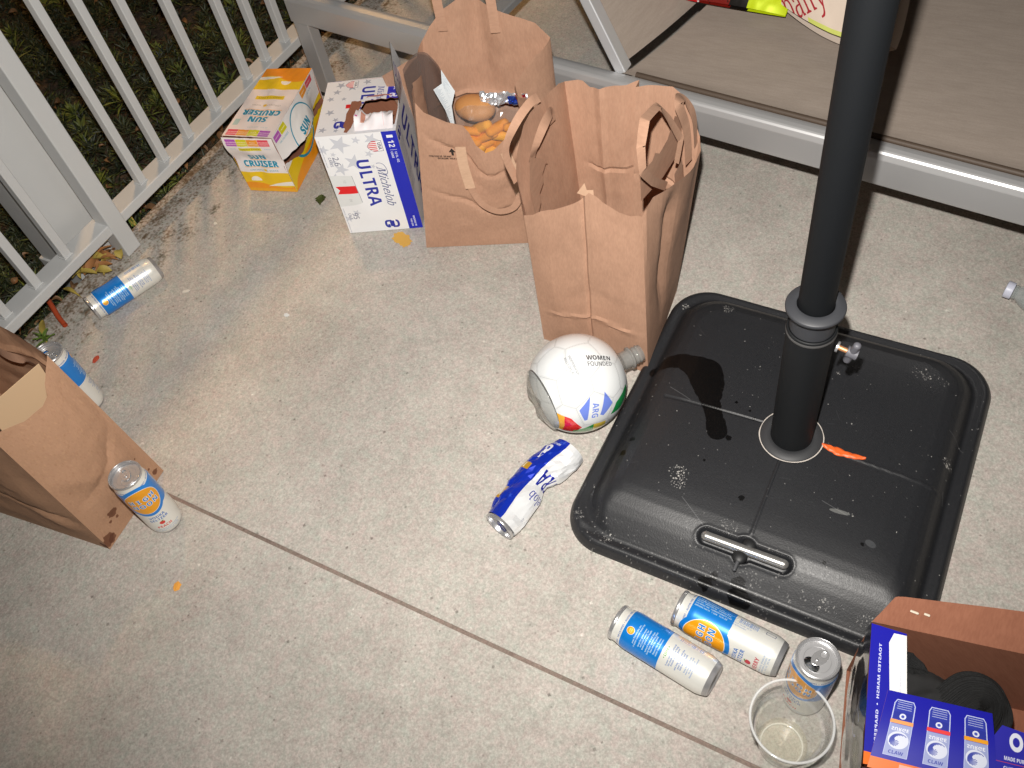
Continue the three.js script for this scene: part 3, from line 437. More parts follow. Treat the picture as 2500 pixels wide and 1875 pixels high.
{ // crushed beer can
  const C = thing('crushed_can', 'crushed blue and white beer can lying against the edge of the parasol base', 'can');
  const map = canvasTex(1024, 640, (g, W, H) => {
    g.fillStyle = '#eceef0'; g.fillRect(0, 0, W, H); g.fillStyle = '#1432b4'; g.fillRect(594, 0, 430, H);
    const r = rng(4); for (let k = 0; k < 16; k++) { star(g, 610 + r() * 400, r() * H, 8 + r() * 22, 'rgba(60,92,214,0.8)'); }
    g.fillStyle = '#c9992f'; g.fillRect(740, 110, 130, 90); g.fillRect(690, 350, 210, 50); g.fillStyle = '#f4e6c0'; g.fillRect(770, 128, 30, 40); g.fillRect(740, 356, 20, 40);
    emblem(g, 720, 520, 92, '#f2f4fb', 0); g.fillStyle = '#f2f4fb'; g.font = 'bold 20px sans-serif'; g.fillText('WORLD CUP 26', 650, 604);
    g.fillStyle = '#16259a'; g.textAlign = 'center'; g.font = 'bold 150px sans-serif'; g.fillText('ULTRA', 330, 420); g.font = 'italic 84px serif'; g.fillText('Michelob', 330, 270);
    g.fillStyle = '#c7cad2'; star(g, 120, 520, 60, '#cfd3dc'); g.fillStyle = '#d71f2a'; g.fillRect(60, 20, 100, 190); g.fillStyle = '#9aa0ae'; g.font = 'bold 30px sans-serif'; g.fillText('12', 420, 100);
  });
  const a = V(-0.4555, 0.0265, -0.492), b = V(-0.4125, 0.0265, -0.656), ax = V().subVectors(b, a), Ln = ax.length(); ax.normalize();
  const sd = V().crossVectors(ax, V(0, 1, 0)).normalize(), upv = V(0, 1, 0);
  const f = (u, v) => { // v from lid to base; folds where it was squeezed
    const th = u * Math.PI * 2, end = Math.min(1, Math.min(v, 1 - v) / 0.13), kink = Math.exp(-Math.pow((v - 0.47 - 0.08 * Math.sin(th)) / 0.10, 2));
    let r = 0.033 * (1 - 0.2 * (1 - end)); const c = Math.cos(th), s = Math.sin(th);
    r *= 1 - end * (0.34 * kink * (0.5 + 0.5 * Math.cos(th - 1.2)) + 0.22 * clamp(N3(c * 1.6, s * 1.6, v * 6) * 1.6) + 0.10 * Math.abs(N3(c * 3, s * 3, v * 11)));
    const bend = -0.010 * Math.sin(Math.PI * v) * end, flat = mix(1, 0.74, end);
    return a.clone().addScaledVector(ax, v * Ln).addScaledVector(sd, s * r * 1.05 + bend).addScaledVector(upv, c * r * flat + 0.002 * end * N3(u * 9, v * 9, 3));
  };
  const g0 = gridGeo(30, 16, (u, v) => f(u, v), (u, v) => [0.60 - u, 1 - v]);
  mesh('body', toCreasedNormals(g0.toNonIndexed(), 0.16), phys({ map: (map.wrapS = THREE.RepeatWrapping, map), metalness: 0.3, roughness: 0.28, clearcoat: 0.5, side: THREE.DoubleSide }), C);
  const q = new THREE.Quaternion().setFromUnitVectors(V(0, 1, 0), ax.clone().negate());
  const put = (g, y) => { g = g.clone(); g.translate(0, y, 0); g.applyQuaternion(q); g.translate(a.x, a.y, a.z); return g; };
  mesh('rim', put(rimGeo, -0.1495), M.aluBright, C); const lid = mesh('lid', put(lidOpen, -0.1495), M.alu, C);
  mesh('pull_tab', put(tabGeo, -0.1495), std({ color: lin(0.05, 0.07, 0.25), metalness: 0.7, roughness: 0.3 }), lid);
  mesh('base', new THREE.CircleGeometry(0.0258, 40).applyQuaternion(new THREE.Quaternion().setFromUnitVectors(V(0, 0, 1), ax)).translate(b.x, b.y, b.z), M.alu, C);
}
function star(g, x, y, r, col, rot = -Math.PI / 2) { g.fillStyle = col; g.beginPath(); for (let i = 0; i < 10; i++) { const a = rot + i * Math.PI / 5, q = i % 2 ? r * 0.4 : r; g.lineTo(x + Math.cos(a) * q, y + Math.sin(a) * q); } g.closePath(); g.fill(); }
function emblem(g, x, y, s, col, rot) { // stacked 2 and 6 in heavy rounded strokes with a slim cup between
  g.save(); g.translate(x, y); g.rotate(rot); g.strokeStyle = col; g.lineWidth = s * 0.19; g.lineCap = 'butt'; g.lineJoin = 'round';
  g.beginPath(); g.moveTo(-s * 0.34, -s * 0.34); g.quadraticCurveTo(-s * 0.34, -s * 0.54, 0, -s * 0.54); g.quadraticCurveTo(s * 0.34, -s * 0.54, s * 0.34, -s * 0.32); g.lineTo(s * 0.34, -s * 0.1); g.lineTo(-s * 0.34, -s * 0.1); g.stroke();
  g.beginPath(); g.moveTo(s * 0.3, s * 0.08); g.lineTo(-s * 0.34, s * 0.08); g.lineTo(-s * 0.34, s * 0.34); g.quadraticCurveTo(-s * 0.34, s * 0.54, 0, s * 0.54); g.quadraticCurveTo(s * 0.34, s * 0.54, s * 0.34, s * 0.3); g.lineTo(s * 0.05, s * 0.3); g.stroke(); g.restore();
}
// ---------- clear cup ----------
{
  const C = thing('plastic_cup', 'clear plastic cup with a little drink left, standing beside opened seltzer can', 'cup');
  const P = [[0, 0.004], [0.022, 0.0035], [0.0265, 0.0005], [0.029, 0.001], [0.0305, 0.006]]; for (let i = 0; i <= 30; i++) { const y = 0.008 + i / 30 * 0.076; P.push([mix(0.0308, 0.0432, (y - 0.008) / 0.1), y]); }
  for (let i = 0; i < 7; i++) { const y = 0.085 + i * 0.0036; P.push([0.0434 + i * 0.00055 + 0.0005, y], [0.0434 + i * 0.00055 - 0.0002, y + 0.0018]); } P.push([0.0478, 0.1115], [0.0486, 0.117]);
  mesh('wall', latheGeo(P, 96), phys({ color: lin(0.97, 0.98, 0.98), roughness: 0.10, transmission: 0.9, thickness: 0, ior: 1.5, side: THREE.DoubleSide }), C);
  const lip = new THREE.TorusGeometry(0.0494, 0.0017, 12, 96); lip.rotateX(Math.PI / 2); lip.translate(0, 0.1178, 0); mesh('rolled_lip', lip, phys({ color: lin(0.95, 0.96, 0.96), roughness: 0.1, transmission: 0.6, thickness: 0, ior: 1.45 }), C);
  const ring = new THREE.TorusGeometry(0.0268, 0.0013, 10, 80); ring.rotateX(Math.PI / 2); ring.translate(0, 0.0042, 0); mesh('base_ring', ring, phys({ color: lin(0.95, 0.96, 0.96), roughness: 0.1, transmission: 0.6, thickness: 0, ior: 1.45 }), C);
  mesh('drink', latheGeo([[0, 0.0046], [0.0225, 0.0046], [0.0302, 0.0068], [0.0315, 0.0172], [0.0313, 0.018], [0, 0.018]], 64), phys({ color: lin(0.99, 0.98, 0.94), roughness: 0.02, transmission: 0.95, thickness: 0, ior: 1.33 }), C);
  C.position.set(0.031, 0.0005, -0.3615);
}
// ---------- football-shaped bottle ----------
{
  const B = thing('ball_bottle', 'clear bottle shaped like a white football, lying by the parasol base', 'bottle');
  const R = 0.0825, ctr = V(-0.4385, R, -0.7505), yA = V(0.595, -0.01, -0.804).normalize();
  const vd = V().subVectors(camPos, ctr).normalize(); const im = (x, y) => V().addScaledVector(camRight, x).addScaledVector(camDown, y).addScaledVector(vd, Math.sqrt(Math.max(0, 1 - x * x - y * y))).normalize();
  const zA = im(0.05, -0.02); zA.addScaledVector(yA, -zA.dot(yA)).normalize(); const xA = V().crossVectors(yA, zA);
  const m4 = new THREE.Matrix4().makeBasis(xA, yA, zA); B.quaternion.setFromRotationMatrix(m4); B.position.copy(ctr);
  const inv = m4.clone().invert(); const toL = (w) => w.clone().transformDirection(inv);
  const arg = toL(im(0.37, 0.52)), esp = toL(im(-0.27, 0.80)), mex = toL(im(0.86, 0.26)), bra = toL(im(0.12, 0.93)), wf = toL(im(0.42, -0.42)), sml = toL(im(-0.05, -0.2));
  const rightL = toL(camRight), downL = toL(camDown);
  const frame = (c, ang) => { const e1 = rightL.clone().multiplyScalar(Math.cos(ang)).addScaledVector(downL, Math.sin(ang)); e1.addScaledVector(c, -e1.dot(c)).normalize(); let e2 = V().crossVectors(c, e1); if (e2.dot(downL) < 0 && Math.abs(e2.dot(downL)) > 0.01) e2.negate(); return [e1, e2]; };
  // seams of a twelve-and-twenty panel ball, one five-sided panel centred on arg
  const ph = (1 + Math.sqrt(5)) / 2, ico = []; for (const s of [-1, 1]) for (const t of [-ph, ph]) { ico.push(V(0, s, t), V(s, t, 0), V(t, 0, s)); } ico.forEach(v => v.normalize());
  const dod = []; for (let i = 0; i < 12; i++) for (let j = i + 1; j < 12; j++) for (let k = j + 1; k < 12; k++) if (ico[i].dot(ico[j]) > 0.4 && ico[j].dot(ico[k]) > 0.4 && ico[i].dot(ico[k]) > 0.4) dod.push(V().add(ico[i]).add(ico[j]).add(ico[k]).normalize());
  const qr = new THREE.Quaternion().setFromUnitVectors(ico[0], arg); const qs = new THREE.Quaternion().setFromAxisAngle(arg, 0.35); const cells = [...ico.map(v => [v, 0.0]), ...dod.map(v => [v, 0.012])].map(([v, w]) => [v.clone().applyQuaternion(qr).applyQuaternion(qs), w]);
  const inPoly = (p, x, y) => { let k = false; for (let i = 0, j = p.length - 1; i < p.length; j = i++) if ((p[i][1] > y) !== (p[j][1] > y) && x < (p[j][0] - p[i][0]) * (y - p[i][1]) / (p[j][1] - p[i][1]) + p[i][0]) k = !k; return k; };
  const flags = [
    [arg, 0.25, [[[[-0.36, 0.04], [-0.21, -0.30], [-0.12, 0.24], [-0.17, 0.28]], [112, 136, 222]], [[[0.10, -0.42], [0.36, -0.16], [0.20, 0.12], [0.11, 0.10]], [112, 136, 222]]]],
    [esp, 0.05, [[[[-0.36, -0.28], [0.0, -0.24], [0.03, 0.06], [-0.02, 0.34], [-0.3, 0.3]], [240, 176, 22]], [[[0.0, -0.24], [0.14, -0.22], [0.40, 0.06], [0.22, 0.3], [-0.02, 0.34], [0.03, 0.06]], [226, 24, 26]]]],
    [mex, 0.2, [[[[-0.2, 0.1], [0.1, -0.25], [0.3, -0.1], [0.1, 0.25], [-0.2, 0.4]], [16, 140, 70]]]],
    [bra, 0.1, [[[[-0.2, 0.0], [0.2, -0.24], [0.2, 0.3], [-0.2, 0.3]], [30, 150, 72]], [[[0.2, -0.24], [0.5, -0.2], [0.5, 0.3], [0.2, 0.3]], [226, 196, 60]]]],
  ].map(([c, a, ps]) => [c, ...frame(c, a), ps]);
  const W = 1024, H = 512, map = canvasTex(W, H, (g) => {
    const id = g.createImageData(W, H), D = id.data, d = V();
    for (let j = 0; j < H; j++) { const y = 1 - 2 * (j + 0.5) / H, rr = Math.sqrt(Math.max(0, 1 - y * y)); for (let i = 0; i < W; i++) {
      const phi = (i + 0.5) / W * Math.PI * 2; d.set(Math.sin(phi) * rr, y, Math.cos(phi) * rr);
      let b1 = -2, b2 = -2; for (const [v, w] of cells) { const q = d.x * v.x + d.y * v.y + d.z * v.z - w; if (q > b1) { b2 = b1; b1 = q; } else if (q > b2) b2 = q; }
      let c = [226, 229, 230]; const e = b1 - b2;
      for (const [v, e1, e2, ps] of flags) { const t = d.dot(v); if (t > 0.5) { const x = d.dot(e1) / t, yy = d.dot(e2) / t; for (const [p, cc] of ps) if (inPoly(p, x, yy)) c = cc; } }
      if (e < 0.005) c = c.map(q => q * 0.86); else if (e > 0.012 && e < 0.019 && (Math.floor((d.x + d.y * 1.7 + d.z * 0.6) * 60) % 2 === 0)) c = c.map(q => q * 0.88);
      const k = (j * W + i) * 4; D[k] = c[0]; D[k + 1] = c[1]; D[k + 2] = c[2]; D[k + 3] = 255; } }
    g.putImageData(id, 0, 0);
    const txt = (c, ang, s, font, col, dy = 0) => { // write along the direction that shows as ang in the photograph
      const [e1] = frame(c, ang), q = c.clone().addScaledVector(e1, 0.02).normalize(); const uv = (v) => [((Math.atan2(v.x, v.z) / (2 * Math.PI) + 1) % 1) * W, (1 - v.y) / 2 * H]; const a = uv(c), b = uv(q), sc = [W / (2 * Math.PI * Math.sqrt(1 - c.y * c.y)), H / 2 * Math.sqrt(1 - c.y * c.y)];
      g.save(); g.translate(a[0], a[1]); g.scale(sc[0] / 100, sc[1] / 100); g.rotate(Math.atan2((b[1] - a[1]) / sc[1], (b[0] - a[0]) / sc[0])); g.fillStyle = col; g.textAlign = 'center'; g.textBaseline = 'middle'; g.font = font; g.fillText(s, 0, dy); g.restore(); };
    txt(arg, 1.40, 'ARG', 'bold 18px sans-serif', '#7088de', 2); txt(esp, 1.5, 'ESP', 'bold 11px sans-serif', '#c8481a', 16);
    txt(wf, -0.18, 'WOMEN', 'bold 13.5px sans-serif', '#17171c', -7); txt(wf, -0.18, 'FOUNDED', '12px sans-serif', '#17171c', 6.5);
    txt(sml, 1.15, 'INDEPENDENTLY OWNED', '6.5px sans-serif', '#5a5e68', -5); txt(sml, 1.15, 'ROLLS OFF, FLOATS BACK', '6.5px sans-serif', '#5a5e68', 4);
  });
  const P = []; for (let i = 0; i <= 60; i++) { const a = mix(-0.86, 1.02, i / 60); P.push([R * Math.cos(a), R * Math.sin(a)]); }
  mesh('label_sleeve', latheGeo(P, 120, (y) => (y / R + 1) / 2), phys({ map, roughness: 0.25, clearcoat: 0.8, clearcoatRoughness: 0.08, side: THREE.DoubleSide }), B);
  const base = []; const r0 = R * Math.cos(-0.86), y0 = R * Math.sin(-0.86); for (let i = 0; i <= 14; i++) { const t = i / 14; base.push([r0 * Math.sqrt(1 - t * t) * 0.999, y0 - 0.0145 * Math.pow(t, 0.8)]); }
  const bg = new THREE.LatheGeometry(base.reverse().map(p => new THREE.Vector2(Math.max(p[0], 0.0001), p[1])), 90); { const Q = bg.attributes.position; for (let i = 0; i < Q.count; i++) { const x = Q.getX(i), z = Q.getZ(i), rr = Math.hypot(x, z), a = Math.atan2(x, z), k = Math.exp(-Math.pow((rr - 0.03) / 0.014, 2)); Q.setY(i, Q.getY(i) - 0.004 * k * (0.5 + 0.5 * Math.cos(5 * a)) + 0.008 * Math.exp(-rr * rr / 0.0002)); } bg.computeVertexNormals(); }
  const pet = phys({ color: lin(0.62, 0.62, 0.60), roughness: 0.06, transmission: 0.72, thickness: 0, ior: 1.5, side: THREE.DoubleSide });
  mesh('clear_base', bg, phys({ color: lin(0.82, 0.82, 0.8), roughness: 0.04, transmission: 0.9, thickness: 0, ior: 1.5, side: THREE.DoubleSide }), B);
  const nk = [[R * Math.cos(1.02), R * Math.sin(1.02)], [0.030, 0.0765], [0.019, 0.0815], [0.0155, 0.086], [0.0155, 0.0985], [0.0160, 0.099], [0.0192, 0.100], [0.0192, 0.103], [0.0160, 0.104], [0.0146, 0.106], [0.0146, 0.109], [0.0160, 0.1105], [0.0146, 0.112], [0.0146, 0.115], [0.0160, 0.1165], [0.0146, 0.118], [0.0146, 0.122], [0.0128, 0.1225]];
  mesh('neck', latheGeo(nk, 60), pet, B);
}
// ---------- water bottle at the foot of the chaise ----------
{
  const B = thing('water_bottle', 'clear water bottle with pale cap lying on its side on the concrete', 'bottle');
  const prof = [[0.0001, 0], [0.026, 0.001], [0.031, 0.005], [0.0315, 0.02], [0.030, 0.05], [0.0315, 0.06], [0.0315, 0.12], [0.028, 0.15], [0.018, 0.172], [0.0118, 0.18], [0.0118, 0.19]];
  mesh('shell', latheGeo(prof, 60), phys({ color: lin(0.92, 0.95, 0.96), roughness: 0.06, transmission: 0.9, thickness: 0, ior: 1.45, side: THREE.DoubleSide }), B);
  mesh('neck_ring', latheGeo([[0.012, 0.182], [0.0155, 0.1825], [0.0155, 0.185], [0.012, 0.1855]], 40), M.clear, B);
  mesh('cap', latheGeo([[0.0128, 0.188], [0.0146, 0.1882], [0.0148, 0.199], [0.014, 0.2005], [0, 0.2005]], 40), std({ color: lin(0.55, 0.57, 0.68), roughness: 0.4 }), B);
  const ax = V(-0.985, 0, -0.17).normalize(), lz = V(0, 1, 0), lx = V().crossVectors(ax, lz); B.quaternion.setFromRotationMatrix(new THREE.Matrix4().makeBasis(lx, ax, lz)); B.position.set(0.345, 0.0318, -1.205);
}
// ---------- cartons ----------
// a printed board panel from four corners (bl, br, tr, tl) with a brown lining just behind it
function panel(parent, name, bl, br, tr, tl, mat, { nx = 14, ny = 14, disp = null, lining = M.board, v0 = () => 0, v1 = () => 1, label } = {}) {
  const n = V().crossVectors(V().subVectors(br, bl), V().subVectors(tl, bl)).normalize();
  const f = (off) => (u, w) => { const v = mix(v0(u), v1(u), w), p = bl.clone().multiplyScalar((1 - u) * (1 - v)).addScaledVector(br, u * (1 - v)).addScaledVector(tr, u * v).addScaledVector(tl, (1 - u) * v); if (disp) p.addScaledVector(n, disp(u, v)); return p.addScaledVector(n, off); };
  const m = mesh(name, gridGeo(nx, ny, f(0), (u, w) => [u, mix(v0(u), v1(u), w)]), mat, parent, label);
  if (lining) mesh('lining', gridGeo(nx, ny, f(-0.0012), (u, w, q) => [q.x * 3 + q.y * 2, q.z * 3 + q.y]), lining, m);
  return m;
}
const cardMat = (map, o = {}) => phys({ map, roughness: 0.42, clearcoat: 0.25, clearcoatRoughness: 0.35, side: THREE.DoubleSide, ...o });
{ // yellow variety carton
  const C = thing('yellow_carton', 'crumpled yellow and white seltzer carton with torn side, standing by the railing', 'carton');
  const TEAL = '#0f8fb0';
  const sun = (g, W, H, top) => { // the lemon field, dunes and cloud
    g.fillStyle = '#f2c80e'; g.fillRect(0, top, W, H - top); g.fillStyle = '#f49a12'; g.beginPath(); g.moveTo(0, H); g.lineTo(0, H * 0.84); g.quadraticCurveTo(W * 0.25, H * 0.80, W * 0.5, H * 0.88); g.quadraticCurveTo(W * 0.8, H * 0.95, W, H * 0.9); g.lineTo(W, H); g.fill();
    g.fillStyle = '#f6f0e4'; g.beginPath(); g.arc(W * 0.26, H * 0.80, W * 0.11, Math.PI, 0); g.fill(); g.beginPath(); g.moveTo(W * 0.45, H * 0.9); g.quadraticCurveTo(W * 0.7, H * 0.82, W, H * 0.8); g.lineTo(W, H * 0.88); g.quadraticCurveTo(W * 0.7, H * 0.89, W * 0.45, H * 0.9); g.fill();
    g.fillStyle = '#f0a91c'; g.fillRect(0, H * 0.94, W, H * 0.06); g.strokeStyle = '#f6c63a'; for (let k = 0; k < 5; k++) { g.beginPath(); g.moveTo(0, H * (0.95 + k * 0.011)); g.lineTo(W, H * (0.95 + k * 0.011)); g.stroke(); }
  };
  const tabs = (g, W, y, h, cols) => cols.forEach((c, i) => { g.fillStyle = c; g.fillRect(W * (0.05 + i * 0.215), y, W * 0.21, h); g.fillStyle = 'rgba(255,240,230,0.8)'; g.font = `bold ${h * 0.24}px sans-serif`; g.textAlign = 'center'; g.fillText(['BLACKBERRY', 'LEMONADE', 'PEACH', 'STRAWBERRY'][i], W * (0.155 + i * 0.215), y + h * 0.5); g.fillText('LEMONADE', W * (0.155 + i * 0.215), y + h * 0.8); });
  const name = (g, x, y, s) => { g.textAlign = 'center'; g.lineJoin = 'round'; g.font = `bold ${s}px sans-serif`; for (const [t, dy] of [['SUN', 0], ['CRUISER', s * 1.02]]) { g.fillStyle = '#f3a53a'; g.fillRect(x - g.measureText(t).width / 2, y + dy + s * 0.07, g.measureText(t).width, s * 0.07); g.strokeStyle = TEAL; g.lineWidth = s * 0.06; g.strokeText(t, x, y + dy); g.fillStyle = TEAL; g.fillText(t, x, y + dy); } };
  const front = canvasTex(512, 684, (g, W, H) => { g.fillStyle = '#eee6e4'; g.fillRect(0, 0, W, H); sun(g, W, H, H * 0.64); tabs(g, W, 18, 74, ['#b659b8', '#d6cf12', '#f09a2c', '#e5495c']); g.fillStyle = '#e2d313'; g.fillRect(W * 0.26, 112, W * 0.44, 34); g.fillStyle = '#a99c1c'; g.font = 'bold 26px sans-serif'; g.textAlign = 'center'; g.fillText('VARIETY 8 PACK', W * 0.48, 139); g.fillStyle = '#7fb3c6'; g.font = '17px sans-serif'; g.fillText('100 CAL', W * 0.14, 134); g.fillText('4.5% ALC', W * 0.83, 134); name(g, W * 0.5, 276, 88); g.fillStyle = '#57a3bd'; g.font = '30px sans-serif'; g.fillText('LEMONADE  &  VODKA', W * 0.52, 422); g.fillStyle = '#f0c322'; g.beginPath(); g.arc(W * 0.545, 410, 15, 0, 7); g.fill(); });
  const top = canvasTex(512, 1024, (g, W, H) => { // printed so that it reads from behind
    g.fillStyle = '#efe0da'; g.fillRect(0, 0, W, H); g.save(); g.translate(W, H); g.rotate(Math.PI); g.fillStyle = '#f2c80e'; g.fillRect(0, H - 330, W, 330); g.fillStyle = '#f1920f'; g.beginPath(); g.moveTo(0, H); g.lineTo(0, H - 190); g.quadraticCurveTo(W * 0.3, H - 250, W * 0.62, H - 130); g.quadraticCurveTo(W * 0.85, H - 100, W, H - 150); g.lineTo(W, H); g.fill(); g.fillStyle = '#f3eadc'; g.beginPath(); g.arc(W * 0.38, H - 205, 52, Math.PI, 0); g.fill(); g.beginPath(); g.moveTo(W * 0.5, H - 140); g.quadraticCurveTo(W * 0.8, H - 190, W, H - 175); g.lineTo(W, H - 135); g.quadraticCurveTo(W * 0.75, H - 130, W * 0.5, H - 140); g.fill();
    name(g, W * 0.5, 285, 96); g.fillStyle = '#b3a89c'; g.font = '30px sans-serif'; g.fillText('LEMONADE  &  VODKA', W * 0.5, 470); g.fillStyle = '#f0c322'; g.beginPath(); g.arc(W * 0.53, 460, 18, 0, 7); g.fill(); g.fillStyle = '#e9c61a'; g.fillRect(W * 0.22, 545, W * 0.6, 50); g.fillStyle = '#b59a1a'; g.font = 'bold 34px sans-serif'; g.fillText('VARIETY 8 PACK', W * 0.52, 582); g.restore();
    tabs(g, W, H - 96, 80, ['#e04b5e', '#f09a2c', '#d6cf12', '#b659b8']); g.fillStyle = '#bcd2cc'; g.fillRect(W * 0.06, H - 250, W * 0.11, 90); g.fillStyle = '#a9c2c4'; g.font = '20px sans-serif'; g.fillText('8 SLIM CANS   12 FL OZ', W * 0.6, H - 130); });
  const side = canvasTex(1024, 684, (g, W, H) => { g.fillStyle = '#eeeae8'; g.fillRect(0, 0, W, H); g.fillStyle = '#eec90f'; g.beginPath(); g.moveTo(0, H); g.lineTo(W * 0.02, H * 0.62); g.lineTo(W, H * 0.40); g.lineTo(W, H); g.fill(); g.fillStyle = '#f49a12'; g.beginPath(); g.moveTo(0, H); g.lineTo(W * 0.1, H * 0.86); g.quadraticCurveTo(W * 0.5, H * 0.7, W, H * 0.62); g.lineTo(W, H); g.fill();
    g.strokeStyle = TEAL; g.lineWidth = 26; g.fillStyle = '#f2efec'; g.beginPath(); g.ellipse(W * 0.46, H * 0.44, 236, 258, 0, 0, 7); g.stroke(); g.save(); g.clip(); g.fillRect(W * 0.2, 0, W * 0.55, H * 0.62); g.restore();
    const cols = ['#b659b8', '#d6cf12', '#f09a2c', '#dd4a5c']; cols.forEach((c, i) => { g.fillStyle = c; const x = i < 2 ? 24 + i * 120 : W - 360 + (i - 2) * 150; g.fillRect(x, 14, i < 2 ? 112 : 140, 70); g.fillStyle = 'rgba(255,244,236,0.85)'; g.font = 'bold 16px sans-serif'; g.textAlign = 'center'; g.fillText('LEMONADE', x + 58, 56); });
    g.fillStyle = '#5aa6c0'; g.font = '26px sans-serif'; g.fillText('100 CALORIES', 150, 130); g.fillText('ALC 4.5%', W - 190, 130); name(g, W * 0.46, H * 0.40, 104); g.fillStyle = '#6f9fb0'; g.font = '32px sans-serif'; g.fillText('LEMONADE & VODKA', W * 0.47, H * 0.66); });
  const FL = V(-1.383, 0.0012, -1.022), FR = V(-1.272, 0.0012, -1.053), D = V(-0.0575, 0, -0.228), H = V(0, 0.1545, 0), ad = (...v) => v.reduce((a, b) => a.add(b), V());
  const TL = ad(FL, H, V(-0.004, 0, 0.004)), TR = ad(FR, H, V(-0.002, -0.002, 0.006)), BL = ad(FL, D), BR = ad(FR, D), BTL = ad(BL, H, V(0.002, -0.002, 0)), BTR = ad(BR, H, V(-0.002, 0, 0));
  const cr = (s, a) => (u, v) => a * N3(u * 4 + s, v * 4, s) * Math.sin(Math.PI * u) * Math.sin(Math.PI * v) + 0.5 * a * Math.abs(N3(u * 8, v * 7 + s, 1)) * Math.sin(Math.PI * u);
  panel(C, 'front_panel', FL, FR, TR, TL, cardMat(front), { nx: 24, ny: 30, disp: (u, v) => cr(1, 0.004)(u, v) + 0.009 * Math.exp(-Math.pow((v - 0.86) / 0.2, 2)) * (1 - u * 0.7) - 0.004 * Math.exp(-Math.pow((v - 0.58) / 0.12, 2)) });
  panel(C, 'top_panel', TL, TR, BTR, BTL, cardMat(top), { nx: 20, ny: 30, disp: (u, v) => cr(2, 0.004)(u, v) - 0.006 * Math.exp(-(Math.pow((u - 0.95) / 0.25, 2) + Math.pow((v - 0.45) / 0.12, 2))) * (1 - u * u * u) });
  panel(C, 'back_panel', BR, BL, BTL, BTR, cardMat(front)); panel(C, 'far_side_panel', BL, FL, TL, BTL, cardMat(side)); panel(C, 'bottom_panel', BL, BR, FR, FL, cardMat(top));
  const jag = (u, s) => 0.02 * N3(u * 22, s, 3) + 0.012 * N3(u * 60, s, 5);
  panel(C, 'torn_side_panel', FR, BR, BTR, TR, cardMat(side), { nx: 44, ny: 16, v0: u => 0.60 - 0.10 * u + 0.6 * jag(u, 1), disp: (u, v) => cr(3, 0.003)(u, v) + 0.026 * Math.sin(Math.PI * clamp(u * 1.25 + 0.02)) * Math.pow(clamp((1 - v) / 0.5), 1.2) * (u < 0.8 ? 1 : 0) - 0.008 * sm(0.6, 0.9, u) * (1 - v), label: 'upper half of the side, torn and bulging out' });
  panel(C, 'torn_side_panel', FR, BR, BTR, TR, cardMat(side), { nx: 44, ny: 12, v1: u => 0.50 - 0.08 * u - 0.17 * Math.exp(-Math.pow((u - 0.34) / 0.2, 2)) + jag(u, 2), disp: (u, v) => cr(4, 0.003)(u, v) - 0.004 * v, label: 'lower half of the torn side' });
}
